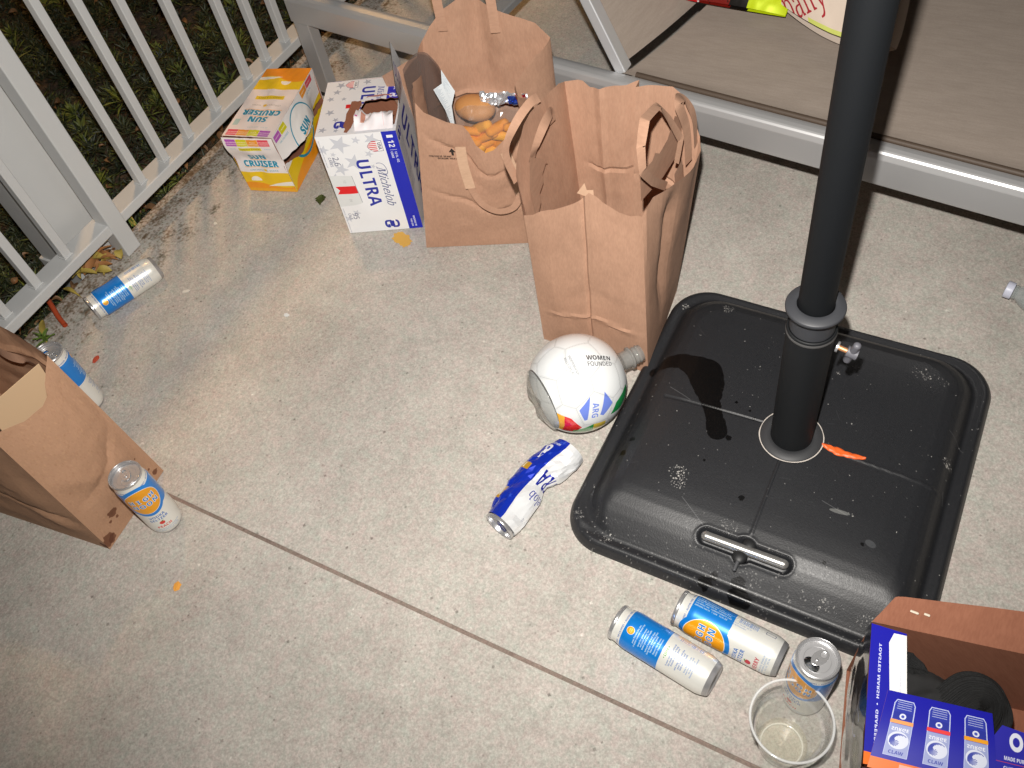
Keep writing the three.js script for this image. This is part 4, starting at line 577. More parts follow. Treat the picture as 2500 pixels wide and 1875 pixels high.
{ // white beer carton on its end
  const C = thing('white_carton', 'white and blue twelve pack beer carton standing on end with torn open top', 'carton');
  const NAVY = '#1a2a9e', BLUE = '#0d1fb4';
  const shield = (g, x, y, s) => { g.save(); g.translate(x, y); g.beginPath(); g.moveTo(-s, -s); g.lineTo(s, -s); g.lineTo(s, s * 0.4); g.quadraticCurveTo(s * 0.8, s, 0, s * 1.35); g.quadraticCurveTo(-s * 0.8, s, -s, s * 0.4); g.closePath(); g.fillStyle = '#f4f4f4'; g.fill(); g.strokeStyle = '#3a3f66'; g.lineWidth = 3; g.stroke(); g.save(); g.clip(); g.fillStyle = '#d8404a'; for (let i = 0; i < 6; i++) g.fillRect(-s + i * s * 0.36, -s * 0.15, s * 0.18, s * 2); g.restore(); g.fillStyle = '#20264e'; g.font = `bold ${s * 0.75}px sans-serif`; g.textAlign = 'center'; g.fillText('USA', 0, -s * 0.32); g.restore(); };
  const art = (g, L, S2, seed) => { // L along the reading direction, S2 across
    g.fillStyle = '#eeeff1'; g.fillRect(0, 0, L, S2); const r = rng(seed);
    for (const [x, y, s] of [[90, 470, 92], [60, 330, 40], [250, 560, 30], [270, 400, 82], [60, 210, 62], [200, 260, 40], [330, 520, 66], [180, 545, 26], [420, 600, 60], [800, 520, 40], [860, 600, 40], [130, 610, 50], [330, 260, 26]]) star(g, x, y, s, '#cdd0d8', -1.57 + r() * 0.3);
    g.fillStyle = BLUE; g.fillRect(0, 0, L, 118);
    g.fillStyle = '#f0f2fb'; g.textAlign = 'left'; g.font = 'bold 66px sans-serif'; g.fillRect(36, 34, 26, 50); g.fillText('12', 84, 84); g.fillRect(178, 30, 3, 56); g.font = 'bold 25px sans-serif'; g.fillText('12 FL. OZ.', 196, 54); g.fillText('CANS', 196, 86); g.font = 'bold 22px sans-serif'; g.textAlign = 'right'; g.fillText('BREWED IN', L - 24, 60); g.fillText('THE USA', L - 24, 88);
    shield(g, 132, 188, 50);
    g.fillStyle = NAVY; g.textAlign = 'left'; g.save(); g.translate(240, 385); g.scale(1.1, 1); g.font = 'bold 148px sans-serif'; g.fillStyle = NAVY; g.fillText('ULTRA', 0, 0); g.restore();
    g.save(); g.translate(330, 235); g.transform(1, 0, -0.22, 1, 0, 0); g.font = 'italic 92px serif'; g.fillStyle = '#33407f'; g.fillText('Michelob', 0, 0); g.strokeStyle = '#33407f'; g.lineWidth = 4; g.beginPath(); g.moveTo(-30, -6); g.quadraticCurveTo(-60, -70, 30, -78); g.quadraticCurveTo(80, -82, 70, -40); g.stroke(); g.restore();
    emblem(g, L - 72, 250, 100, NAVY, 0);
    // the printed can
    g.fillStyle = '#dfe2e2'; g.beginPath(); g.moveTo(400, 455); g.lineTo(690, 440); g.quadraticCurveTo(716, 470, 720, S2); g.lineTo(390, S2); g.closePath(); g.fill(); g.strokeStyle = '#9aa0a6'; g.lineWidth = 4; g.beginPath(); g.moveTo(400, 455); g.lineTo(690, 440); g.stroke(); g.fillStyle = '#c4c8c9'; g.font = 'bold 30px sans-serif'; g.fillText('12', 440, 540); g.fillText('26', 640, 540); g.fillStyle = '#e0121c'; g.beginPath(); g.moveTo(505, 452); g.lineTo(585, 448); g.lineTo(585, S2 - 20); g.lineTo(545, S2 - 48); g.lineTo(505, S2 - 20); g.fill();
    g.fillStyle = '#3a4068'; g.textAlign = 'left'; g.font = '66px sans-serif'; g.fillText('2.6', 205, 560); g.font = '32px sans-serif'; g.fillText('CARBS', 205, 596); g.font = '66px sans-serif'; g.fillText('95', 800, 560); g.font = '32px sans-serif'; g.fillText('CALS', 800, 596);
    g.fillStyle = '#7b80a0'; g.font = '13px sans-serif'; g.fillText('PER 12 FL OZ SERVING OF AVERAGE ANALYSIS', 40, 628); g.fillText('CALORIES 95, CARBS 2.6 G, PROTEIN 0.6 G, FAT 0 G', 740, 628);
  };
  const front = canvasTex(640, 1024, (g, W, H) => { g.translate(W, 0); g.rotate(Math.PI / 2); art(g, H, W, 3); });
  const topT = canvasTex(640, 720, (g, W, H) => { g.translate(W, 0); g.rotate(Math.PI / 2); g.fillStyle = '#e4e4e8'; g.fillRect(0, 0, H, W); const r = rng(6); for (const [x, y, s] of [[100, 420, 50], [60, 520, 46], [150, 540, 40], [240, 580, 36], [250, 470, 26], [420, 560, 44], [520, 500, 30], [640, 590, 40], [660, 480, 26], [40, 300, 40]]) star(g, x, y, s, '#a9adba', r()); g.fillStyle = BLUE; g.fillRect(0, 0, H * 0.46, 118); g.fillStyle = '#eef'; g.font = 'bold 40px sans-serif'; g.fillText('12 FL OZ', 20, 70); emblem(g, 250, 62, 60, '#eef', 0); shield(g, 60, 420, 44); g.fillStyle = NAVY; g.font = 'bold 150px sans-serif'; g.fillText('ULTRA', 96, 330); g.font = 'italic 70px serif'; g.fillText('Michelob', 110, 200); g.fillStyle = '#d8121c'; g.fillRect(330, 330, 50, 110); emblem(g, 590, 440, 104, NAVY, 0); });
  const sideT = canvasTex(640, 1024, (g, W, H) => { g.translate(W, 0); g.rotate(Math.PI / 2); g.fillStyle = '#e9eaec'; g.fillRect(0, 0, H, W); g.fillStyle = NAVY; g.font = 'bold 260px sans-serif'; g.fillText('ULTRA', 60, 420); emblem(g, 90, 560, 90, NAVY, 0); g.fillStyle = '#8b90a8'; g.font = '16px sans-serif'; for (let k = 0; k < 10; k++) g.fillText('PLEASE RECYCLE THIS CARTON   ENJOY RESPONSIBLY   ST. LOUIS, MO', 140, 500 + k * 14); });
  const FL = V(-1.081, 0.0012, -0.983), dx = V(0.9016, 0, -0.4326), dz = V(-0.4326, 0, -0.9016), w = 0.158, d = 0.176, h = 0.249, ad = (a, b, c) => FL.clone().addScaledVector(dx, a).addScaledVector(dz, b).add(V(0, c, 0));
  const lean = (x) => x; const FLb = ad(0, 0, 0), FRb = ad(w, 0, 0), BRb = ad(w, d, 0), BLb = ad(0, d, 0), FLt = ad(0.001, 0.002, h), FRt = ad(w + 0.001, 0, h), BRt = ad(w, d, h - 0.001), BLt = ad(0.0, d, h - 0.002);
  const cr = (s, a) => (u, v) => a * N3(u * 3 + s, v * 3, s) * Math.sin(Math.PI * u) * Math.sin(Math.PI * v);
  panel(C, 'front_panel', FLb, FRb, FRt, FLt, cardMat(front), { disp: cr(1, 0.004), nx: 20, ny: 26 });
  panel(C, 'side_panel', FRb, BRb, BRt, FRt, cardMat(sideT), { disp: cr(2, 0.003) }); panel(C, 'side_panel', BLb, FLb, FLt, BLt, cardMat(sideT), { disp: cr(3, 0.003) });
  panel(C, 'back_panel', BRb, BLb, BLt, BRt, cardMat(front)); panel(C, 'bottom_panel', BLb, BRb, FRb, FLb, cardMat(sideT));
  // top with its torn opening; u across, v towards the back
  const r = rng(12), U = V().subVectors(FRt, FLt), W2 = V().subVectors(BLt, FLt), wob = (x, y) => [x + (r() - 0.5) * 0.02, y + (r() - 0.5) * 0.02];
  const hole = [[0.50, 0.13], [0.48, 0.22], [0.47, 0.32], [0.50, 0.40], [0.52, 0.50], [0.56, 0.575], [0.62, 0.59], [0.68, 0.585], [0.74, 0.60], [0.80, 0.59], [0.87, 0.60], [0.93, 0.59], [0.975, 0.595], [0.985, 0.4], [0.98, 0.12], [0.92, 0.10], [0.86, 0.115], [0.8, 0.10], [0.74, 0.12], [0.66, 0.105], [0.6, 0.115], [0.55, 0.10]].map(p => wob(p[0], p[1]));
  const tp = mesh('top_panel', polyGeo(FLt, U, W2, [[0, 0], [1, 0], [1, 1], [0, 1]], [hole], 1, 1), cardMat(topT), C, 'torn top panel with a ragged opening');
  mesh('lining', polyGeo(FLt.clone().add(V(0, -0.0012, 0)), U, W2, [[0.01, 0.01], [0.99, 0.01], [0.99, 0.99], [0.01, 0.99]], [hole]), M.board, tp);
  mesh('torn_layer', polyGeo(FLt.clone().add(V(0, 0.0016, 0)), U, W2, [[0.335, 0.14], [0.35, 0.25], [0.345, 0.36], [0.37, 0.46], [0.38, 0.58], [0.42, 0.585], [0.46, 0.57], [0.50, 0.585], [0.52, 0.50], [0.49, 0.40], [0.465, 0.32], [0.46, 0.2], [0.44, 0.10], [0.40, 0.02], [0.36, 0.03], [0.37, 0.09]]), M.board, tp);
  mesh('torn_layer', polyGeo(FLt.clone().add(V(0, 0.0016, 0)), U, W2, [[0.56, 0.625], [0.60, 0.64], [0.70, 0.63], [0.80, 0.645], [0.88, 0.63], [0.88, 0.65], [0.78, 0.67], [0.66, 0.66], [0.57, 0.65]]), std({ color: lin(0.42, 0.18, 0.15), roughness: 0.9 }), tp);
  const curl = mesh('torn_strip', gridGeo(20, 10, (u, v) => { const a = 0.50 + u * 0.47, p = FLt.clone().addScaledVector(U, a).addScaledVector(W2, 0.02 + v * (0.30 - 0.08 * Math.abs(N3(u * 6, 1, 1)))); p.y += 0.003 + 0.016 * Math.sin(Math.PI * v * 0.9) * (0.7 + 0.6 * N3(u * 5, v * 2, 3)) + 0.008 * v * (u < 0.2 ? 1 : 0); return p; }), cardMat(canvasTex(256, 128, (g, W, H) => { g.fillStyle = '#efeaee'; g.fillRect(0, 0, W, H); g.fillStyle = '#c98f7c'; g.fillRect(40, 20, 26, 70); g.strokeStyle = '#b9b3b6'; g.strokeRect(36, 40, 36, 50); g.fillStyle = '#d6479a'; g.fillRect(4, 50, 16, 12); g.strokeStyle = '#e27a7a'; g.beginPath(); g.moveTo(180, 10); g.lineTo(196, 110); g.stroke(); })), tp);
  // loose flap standing up from the far side edge
  const hb = FRt.clone().addScaledVector(dz, 0.055).add(V(0, 0.001, 0)), hf = BRt.clone().addScaledVector(dz, -0.002), F1 = hb.clone().add(V(0.012, 0.055, 0.004)), F2 = hf.clone().add(V(-0.004, 0.082, 0.012));
  panel(C, 'raised_flap', hb, hf, F2, F1, cardMat(sideT), { lining: M.boardGrey, disp: (u, v) => 0.004 * Math.sin(v * 3) });
}
{ // open carton at the corner of the parasol base
  const C = thing('blue_carton', 'open blue and orange seltzer carton with brown inside and raised back flap', 'carton');
  const ORG = '#f8761c', BLUE = '#1010a4';
  const claw = (g, x, y, s, band) => { // a can as printed on the flap
    g.save(); g.translate(x, y); g.scale(s, s); const gr = '#9fa9d8'; g.fillStyle = '#2a37a8'; g.beginPath(); g.moveTo(-40, -150); g.lineTo(40, -150); g.lineTo(50, -130); g.lineTo(50, 150); g.lineTo(-50, 150); g.lineTo(-50, -130); g.closePath(); g.fill(); g.strokeStyle = '#c9d2f2'; g.lineWidth = 5; g.stroke(); g.fillStyle = '#aab3dc'; for (let k = 0; k < 4; k++) g.fillRect(-36, -140 + k * 12, 72, 4);
    g.fillStyle = '#23309e'; g.fillRect(-44, -84, 88, 40); g.fillStyle = '#e6ebfa'; g.beginPath(); g.arc(0, -62, 16, 0, 7); g.fill(); g.fillStyle = '#4656b8'; g.beginPath(); g.arc(0, -62, 8, 0, 7); g.fill(); g.fillStyle = band; g.fillRect(-54, -40, 108, 20); g.fillStyle = gr; g.fillRect(-50, -18, 100, 168); g.fillStyle = '#eef1fb'; g.font = 'bold 26px sans-serif'; g.textAlign = 'center'; g.save(); g.scale(1, -1); g.fillText('SURGE', 0, -4 + 4); g.restore();
    g.fillStyle = '#dfe4f6'; g.beginPath(); g.arc(0, 66, 46, 0, 7); g.fill(); g.strokeStyle = '#2f3ea8'; for (let k = 0; k < 8; k++) { g.lineWidth = 3; g.beginPath(); g.arc(-10 + k * 2, 66 + k, 6 + k * 5, 0.4 * k, 3.4 + 0.3 * k); g.stroke(); } g.fillStyle = '#2a37a8'; g.font = 'bold 24px sans-serif'; g.fillText('CLAW', 0, 140); g.restore(); };
  const frontT = canvasTex(900, 512, (g, W, H) => { g.fillStyle = BLUE; g.fillRect(0, 0, W, H); const cols = ['#f5a663', '#ee4040', '#f3a51c', '#d85bb0']; cols.forEach((c, i) => claw(g, 118 + i * 205, 230, 1.2, c)); g.fillStyle = ORG; g.fillRect(0, 440, W, 72); g.fillStyle = '#f6b1a0'; g.fillRect(150, 452, W - 150, 60); });
  const leftT = canvasTex(512, 300, (g, W, H) => { g.fillStyle = BLUE; g.fillRect(0, 0, W, H); g.fillStyle = '#f2f2f0'; g.beginPath(); g.moveTo(0, 0); g.lineTo(W - 20, 0); g.lineTo(W - 20, H * 0.44); g.lineTo(W - 60, H * 0.55); g.lineTo(0, H * 0.38); g.fill(); g.fillStyle = '#dfe4fb'; g.save(); g.translate(W - 70, H * 0.72); g.rotate(Math.PI); g.font = 'bold 26px sans-serif'; g.textAlign = 'left'; g.fillText('TOASTED MARSH  •  GRAPEFRUIT  •  HARD SELTZER', 0, 0); g.restore(); g.fillStyle = '#b9bedd'; g.font = '13px sans-serif'; g.fillText('PLEASE RECYCLE  OPEN HERE  8% ALC/VOL', 120, H * 0.25); g.fillStyle = ORG; g.fillRect(0, H * 0.5, 44, H * 0.5); });
  const wallT = canvasTex(512, 512, (g, W, H) => { g.fillStyle = '#0b0e24'; g.fillRect(0, 0, W, H); g.strokeStyle = '#8f97b8'; g.lineWidth = 9; g.beginPath(); g.arc(330, 120, 46, 0, 5); g.stroke(); g.strokeStyle = '#2c5fae'; g.lineWidth = 5; for (let k = 0; k < 7; k++) { g.beginPath(); g.arc(250, 230, 20 + k * 13, 0.5, 3.2); g.stroke(); } g.fillStyle = '#c8cbd6'; g.save(); g.translate(150, 300); g.rotate(-1.2); g.font = 'bold 100px sans-serif'; g.fillText('WHITE', -200, 40); g.restore(); });
  const tabT = canvasTex(256, 256, (g, W, H) => { g.fillStyle = '#2421a8'; g.fillRect(0, 0, W, H); g.fillStyle = '#e9ecfa'; g.beginPath(); g.arc(128, 52, 34, 0, 7); g.fill(); g.fillStyle = '#2421a8'; g.beginPath(); g.arc(128, 52, 17, 0, 7); g.fill(); g.font = 'bold 20px sans-serif'; g.textAlign = 'center'; ['MADE PURE*', 'GLUTEN FREE', '2G CARBS', '8% ALC/VOL'].forEach((s, i) => { g.fillStyle = '#e9ecfa'; g.fillText(s, 128, 122 + i * 36); g.fillStyle = '#d0405a'; g.fillRect(20, 130 + i * 36, 216, 2); }); });
  const h = 0.180, e = V(0.982, 0, -0.187), k = V(0.187, 0, 0.982); // along the back wall, and towards the front
  const O = V(0.081, 0, -0.494), at = (a, b, y) => O.clone().addScaledVector(e, a).addScaledVector(k, b).setY(y), L = 0.235, D = 0.172, y0 = 0.0012;
  const cm = cardMat;
  panel(C, 'front_wall', at(0, D, y0), at(L, D, y0), at(L, D, h), at(0, D, h), cm(frontT)); panel(C, 'end_wall', at(L, D, y0), at(L, 0, y0), at(L, 0, h), at(L, D, h), cm(wallT));
  panel(C, 'back_wall', at(L, 0, y0), at(0, 0, y0), at(0, 0, h), at(L, 0, h), M.board); panel(C, 'bottom_wall', at(0, 0, y0), at(L, 0, y0), at(L, D, y0), at(0, D, y0), cm(wallT));
  panel(C, 'end_wall', at(0.002, 0, y0), at(0.002, D, y0), at(-0.001, D, h), at(-0.001, 0, h), cm(wallT, { roughness: 0.16, clearcoat: 1, clearcoatRoughness: 0.08 }), { label: 'dark glossy end wall', disp: (u, v) => 0.006 * Math.sin(Math.PI * v) * Math.sin(Math.PI * u) + 0.003 * N3(u * 4, v * 5, 2) });
  // end flap folded in, seen from its printed side
  mesh('end_flap', polyGeo(at(0.0, 0.002, h + 0.001), V(0.982 * 0.999, -0.02, -0.187), k.clone().add(V(0, 0.0, 0)), [[0, 0.0], [0.040, 0.004], [0.046, 0.16], [0, 0.166]], null, 1, 1), cm(leftT), C);
  { const f = C.children[C.children.length - 1].geometry, P = f.attributes.position, Uv = f.attributes.uv; for (let i = 0; i < P.count; i++) { const v = V(P.getX(i), 0, P.getZ(i)).sub(at(0, 0.002, 0)); Uv.setXY(i, 1 - v.dot(k) / 0.166, v.dot(e) / 0.046); } }
  // front flap folded in over the opening
  panel(C, 'front_flap', at(0.004, D - 0.001, h + 0.004), at(L - 0.10, D - 0.001, h + 0.004), at(L - 0.106, 0.083, h + 0.013), at(0.020, 0.083, h + 0.013), cm(frontT), { nx: 12, ny: 8, disp: (u, v) => 0.004 * Math.sin(Math.PI * v) });
  { const g = C.children[C.children.length - 1].geometry, Uv = g.attributes.uv; for (let i = 0; i < Uv.count; i++) Uv.setXY(i, Uv.getX(i) * 0.70, Uv.getY(i)); }
  const tb = polyGeo(at(0.128, D - 0.004, h + 0.004), e, k.clone().negate().add(V(0, 0.07, 0)), [[0, 0], [0.052, 0], [0.050, 0.045], [0.042, 0.072], [0.012, 0.076], [0.002, 0.06]], null, 0.052, 0.076);
  mesh('printed_tab', tb, cm(tabT), C);
  // back flap, raised and leaning away over the parasol base
  const bf = gridGeo(20, 8, (u, v) => { const s = mix(0, L + 0.10, u), p = at(s, -v * (0.030 + 0.024 * u), h + v * (0.019 + 0.012 * u) + 0.002 * N3(u * 4, v * 3, 5)); if (u < 0.08) p.addScaledVector(e, v * 0.022 * (1 - u / 0.08)); return p; }, (u, v, q) => [q.x * 3, q.z * 3]);
  const bfm = mesh('back_flap', bf, M.board, C);
  const glue = new THREE.CapsuleGeometry(0.0016, 0.007, 4, 10); glue.rotateZ(Math.PI / 2); for (const [a, l] of [[0.045, 1], [0.059, 0.7]]) { const q = glue.clone(); q.scale(l, 0.5, 1); const p = at(a, -0.0178, h + 0.0135); q.translate(p.x, p.y, p.z); mesh('glue_drop', q, std({ color: lin(0.7, 0.62, 0.5), roughness: 0.25 }), bfm); }
  // inside lining of the far wall is brown board; black knitted sleeve stuffed in
  const K = thing('black_sleeve', 'black ribbed knit drink sleeve with folded cuff inside the open blue carton', 'sleeve');
  const rib = (() => { const a = lattice(64, 131); return dataTex(256, (i, j) => { const q = 90 + 90 * Math.abs(((i % 16) / 16) * 2 - 1) + (a(i / 256, j / 256) - 0.5) * 60; return [q, q, q]; }, false); })();
  const knit = std({ color: lin(0.012, 0.0125, 0.013), roughness: 0.85, bumpMap: rib, bumpScale: 0.002, side: THREE.DoubleSide }), knit2 = std({ color: lin(0.017, 0.017, 0.0175), roughness: 0.9, side: THREE.DoubleSide });
  const soft = (pts, rad, name, m, par) => { const c = new THREE.CatmullRomCurve3(pts.map(p => V(...p))), n = 40, sgm = 112; const fr = c.computeFrenetFrames(n, false); const g = gridGeo(n, sgm, (u, v) => { const q = c.getPoint(u), t = c.getTangent(u), up = V(0, 1, 0).addScaledVector(t, -t.y).normalize(), s = V().crossVectors(t, up), a = v * Math.PI * 2, [ra, rb] = rad(u), rdg = m === knit ? 0.0007 * Math.cos(v * Math.PI * 2 * 28) : 0.0012 * N3(u * 12, Math.cos(a) * 2, Math.sin(a) * 2); return q.addScaledVector(s, Math.cos(a) * (ra + rdg)).addScaledVector(up, Math.sin(a) * (rb + rdg * 1.6)).add(V(0.003 * N3(u * 5, Math.cos(a), Math.sin(a) + 4), 0.009 * N3(u * 4, Math.cos(a) * 1.5, Math.sin(a) * 1.5), 0.004 * N3(u * 5 + 9, Math.cos(a), Math.sin(a)))); }, (u, v) => [v * 6, u * 2]); return mesh(name, g, m, par); };
  soft([[0.120, 0.10, -0.455], [0.150, 0.125, -0.452], [0.180, 0.132, -0.452], [0.205, 0.128, -0.455]], u => [0.026 + 0.004 * u, 0.012 + 0.004 * Math.sin(3 * u)], 'body', knit2, K);
  soft([[0.126, 0.128, -0.485], [0.140, 0.131, -0.480], [0.158, 0.128, -0.474], [0.172, 0.118, -0.472]], u => [0.010, 0.008 * (1.1 - 0.4 * u)], 'strap', knit, K);
  soft([[0.176, 0.112, -0.424], [0.188, 0.142, -0.446], [0.204, 0.152, -0.468], [0.226, 0.146, -0.474], [0.240, 0.126, -0.462], [0.238, 0.100, -0.444]], u => [0.024 * (1 - 0.25 * u), 0.0075], 'cuff', knit, K);
  soft([[0.20, 0.085, -0.44], [0.212, 0.1, -0.445], [0.222, 0.112, -0.447]], u => [0.018, 0.012], 'fold', knit2, K);
}
// ---------- paper bags ----------
// wall of a bag: bottom and top loops are [u,x,y,z]; rows between are straight with folds, bulge and crumple
function bagWall(bottom, top, { n = 260, rows = 40, crumple = 0.0025, seed = 1, folds = () => 0 } = {}) {
  const samp = (loop) => (u) => { let i = 0; while (i < loop.length - 2 && u > loop[i + 1][0]) i++; const a = loop[i], b = loop[i + 1], t = clamp((u - a[0]) / Math.max(1e-6, b[0] - a[0])); return V(mix(a[1], b[1], t), mix(a[2], b[2], t), mix(a[3], b[3], t)); };
  const fh = (i, j) => { const q = Math.sin(i * 127.1 + j * 311.7 + seed * 74.7) * 43758.5453; return q - Math.floor(q); };
  const facet = (x, y) => { x += 0.45 * N3(x * 0.6, y * 0.6, seed); y += 0.45 * N3(y * 0.6, x * 0.6, seed + 5); const i = Math.floor(x), j = Math.floor(y), a = x - i, b = y - j, h00 = fh(i, j), h10 = fh(i + 1, j), h01 = fh(i, j + 1), h11 = fh(i + 1, j + 1); if (fh(i + 0.5, j + 0.5) < 0.5) return a + b < 1 ? h00 + a * (h10 - h00) + b * (h01 - h00) : h11 + (1 - a) * (h01 - h11) + (1 - b) * (h10 - h11); return a > b ? h00 + a * (h10 - h00) + b * (h11 - h10) : h00 + b * (h01 - h00) + a * (h11 - h01); };
  const B = samp(bottom), T = samp(top), c = V(); bottom.forEach(p => c.add(V(p[1], 0, p[3]))); c.multiplyScalar(1 / bottom.length);
  const us = new Set(); for (let i = 0; i <= n; i++) us.add(+(i / n).toFixed(5)); for (const p of [...bottom, ...top]) us.add(+p[0].toFixed(5)); const U = [...us].sort((a, b) => a - b);
  const corner = [0, ...bottom.slice(1, -1).map(p => p[0]), 1];
  const g = gridGeo(U.length - 1, rows, (i, v) => {
    const u = U[Math.round(i * (U.length - 1))], p = B(u).lerp(T(u), v), u1 = Math.min(1, u + 0.002), u0 = Math.max(0, u - 0.002), t = V().subVectors(B(u1), B(u0)).normalize(), nrm = V(-t.z, 0, t.x); if (nrm.dot(V(p.x - c.x, 0, p.z - c.z)) < 0) nrm.negate();
    let e = 1; for (const k of corner) e = Math.min(e, Math.abs(u - k) / 0.05); e = Math.min(1, e);
    const s = seed * 7.3, cell = facet(u * 14, v * 6.5) - 0.5 + 0.45 * (facet(u * 31 + 7, v * 14 + 3) - 0.5);
    const off = (crumple * cell * 2.6 + crumple * 1.2 * N3(p.x * 6 + s, p.y * 5, p.z * 6)) * e * Math.min(1, v * 6) + folds(u, v) * e;
    return p.addScaledVector(nrm, off);
  }, (i, v) => { const u = U[Math.round(i * (U.length - 1))]; return [u * 2.0, v * 0.8]; });
  return toCreasedNormals(g.toNonIndexed(), 0.3);
}
const quadFloor = (c) => { const g = new THREE.BufferGeometry(); g.setAttribute('position', new THREE.Float32BufferAttribute(c.flat(), 3)); g.setAttribute('uv', new THREE.Float32BufferAttribute([0, 0, 1, 0, 1, 1, 0, 1], 2)); g.setIndex([0, 1, 2, 0, 2, 3]); g.computeVertexNormals(); return g; };
{ // tall bag with groceries
  const Bg = thing('paper_bag', 'brown paper grocery bag holding a snack bag and a receipt, beside the white carton', 'paper bag');
  const F = [-0.901, -1.002], dx = [0.9197, -0.3926], dn = [-0.3926, -0.9197], w = 0.285, d = 0.165, P = (a, b) => [F[0] + dx[0] * a + dn[0] * b, F[1] + dx[1] * a + dn[1] * b];
  const [fr, br, bl] = [P(w, 0), P(w, d), P(0, d)], y = 0.0015;
  const bot = [[0, F[0], y, F[1]], [0.3, fr[0], y, fr[1]], [0.5, br[0], y, br[1]], [0.8, bl[0], y, bl[1]], [1, F[0], y, F[1]]];
  const top = [[0, -0.851, 0.351, -1.023], [0.02, -0.841, 0.329, -1.028], [0.06, -0.808, 0.305, -1.042], [0.09, -0.782, 0.297, -1.053], [0.105, -0.774, 0.281, -1.056], [0.125, -0.767, 0.252, -1.059], [0.145, -0.754, 0.233, -1.065], [0.165, -0.74, 0.238, -1.071], [0.19, -0.718, 0.261, -1.080], [0.235, -0.692, 0.304, -1.091], [0.3, -0.664, 0.340, -1.103],
    [0.34, -0.690, 0.318, -1.135], [0.40, -0.702, 0.315, -1.175], [0.45, -0.688, 0.352, -1.205], [0.5, -0.694, 0.366, -1.243], [0.53, -0.716, 0.396, -1.233], [0.56, -0.738, 0.407, -1.224], [0.60, -0.766, 0.420, -1.212], [0.64, -0.794, 0.434, -1.200], [0.67, -0.815, 0.445, -1.191], [0.70, -0.836, 0.451, -1.182], [0.73, -0.862, 0.436, -1.171], [0.77, -0.888, 0.406, -1.160], [0.8, -0.905, 0.381, -1.153],
    [0.84, -0.915, 0.36, -1.12], [0.89, -0.902, 0.352, -1.085], [0.94, -0.893, 0.362, -1.05], [1, -0.851, 0.351, -1.023]];
  const folds = (u, v) => (u < 0.3 ? 0.005 * Math.sin(Math.PI * v) * Math.sin(Math.PI * u / 0.3) - 0.004 * Math.exp(-Math.pow((v - 0.42 + (u - 0.1) * 0.55) / 0.02, 2)) - 0.004 * Math.exp(-Math.pow((v - 0.85 + u * 0.6) / 0.02, 2)) : 0) + (u > 0.3 && u < 0.5 ? -0.03 * Math.sin(Math.PI * (u - 0.3) / 0.2) * sm(0.15, 0.8, v) : 0) + (u > 0.5 && u < 0.8 ? -0.006 * Math.exp(-Math.pow((v - 0.58) / 0.012, 2)) + 0.016 * Math.exp(-Math.pow((u - 0.66) / 0.028, 2)) * sm(0.45, 0.9, v) : 0) + (u > 0.8 ? -0.025 * Math.sin(Math.PI * (u - 0.8) / 0.2) * sm(0.1, 0.7, v) : 0);
  mesh('wall', bagWall(bot, top, { seed: 1, folds, crumple: 0.0021, n: 320, rows: 64 }), M.kraft, Bg); mesh('bottom', quadFloor([[F[0], 0.001, F[1]], [fr[0], 0.001, fr[1]], [br[0], 0.001, br[1]], [bl[0], 0.001, bl[1]]]), M.kraft, Bg);
  const nf = [0.3926, 0.15, 0.9197], hp = (x, yy, z, o = 0.0165) => [x + 0.3926 * o, yy, z + 0.9197 * o, ...nf];
  mesh('handle', ribbonGeo([hp(-0.787, 0.185, -1.046, 0.014), hp(-0.781, 0.158, -1.048, 0.018), hp(-0.766, 0.134, -1.055, 0.026), hp(-0.742, 0.121, -1.066, 0.030), hp(-0.716, 0.126, -1.076, 0.026), hp(-0.700, 0.15, -1.082, 0.018)], 0.013), M.kraft, Bg);
  mesh('handle_patch', ribbonGeo([hp(-0.789, 0.264, -1.046, 0.013), hp(-0.790, 0.225, -1.0455, 0.015), hp(-0.786, 0.17, -1.0468, 0.017)], 0.019, 20), M.kraftPale, Bg); mesh('handle_patch', ribbonGeo([hp(-0.716, 0.245, -1.077, 0.013), hp(-0.707, 0.2, -1.080, 0.015), hp(-0.699, 0.14, -1.083, 0.019)], 0.019, 20), M.kraftPale, Bg);
  const hb = (x, yy, z) => [x, yy, z, 0.3926, 0.3, 0.9197];
  mesh('handle', ribbonGeo([hb(-0.862, 0.40, -1.162), hb(-0.862, 0.46, -1.162), hb(-0.858, 0.52, -1.158), hb(-0.82, 0.55, -1.165), hb(-0.782, 0.52, -1.188), hb(-0.776, 0.46, -1.196), hb(-0.776, 0.39, -1.196)], 0.017), M.kraft, Bg);
  // printed arrow and recycling words on the front
  const pr = canvasTex(256, 128, (g, W, H) => { g.clearRect(0, 0, W, H); g.fillStyle = '#2a221c'; g.save(); g.translate(200, 46); g.beginPath(); g.moveTo(0, -34); g.lineTo(26, 0); g.lineTo(9, -3); g.lineTo(9, 30); g.lineTo(-9, 30); g.lineTo(-9, -3); g.lineTo(-26, 0); g.fill(); g.restore(); g.font = 'bold 17px sans-serif'; g.fillText('THIS SIDE UP  DO NOT', 6, 96); g.fillText('OVERLOAD  HOLD UP', 70, 116); });
  mesh('printed_mark', (() => { const g = gridGeo(4, 4, (u, v) => { const t = (u - 0.5) * 0.058; return V(-0.822 + 0.9197 * t + 0.3926 * 0.0115, mix(0.232, 0.262, v) - t * 0.1, -1.036 - 0.3926 * t + 0.9197 * 0.0115); }); return g; })(), std({ map: pr, transparent: true, alphaTest: 0.3, roughness: 0.8 }), Bg);
  // what sits in the bag
  const pf = (a, b, yy) => { const q = P(a, b); return V(q[0], yy, q[1]); };
  const LOW = -0.026; // the snack bag has sunk into the paper bag
  const S = thing('snack_bag', 'clear bag of orange cheese puffs and a bun inside the paper bag', 'snack bag');
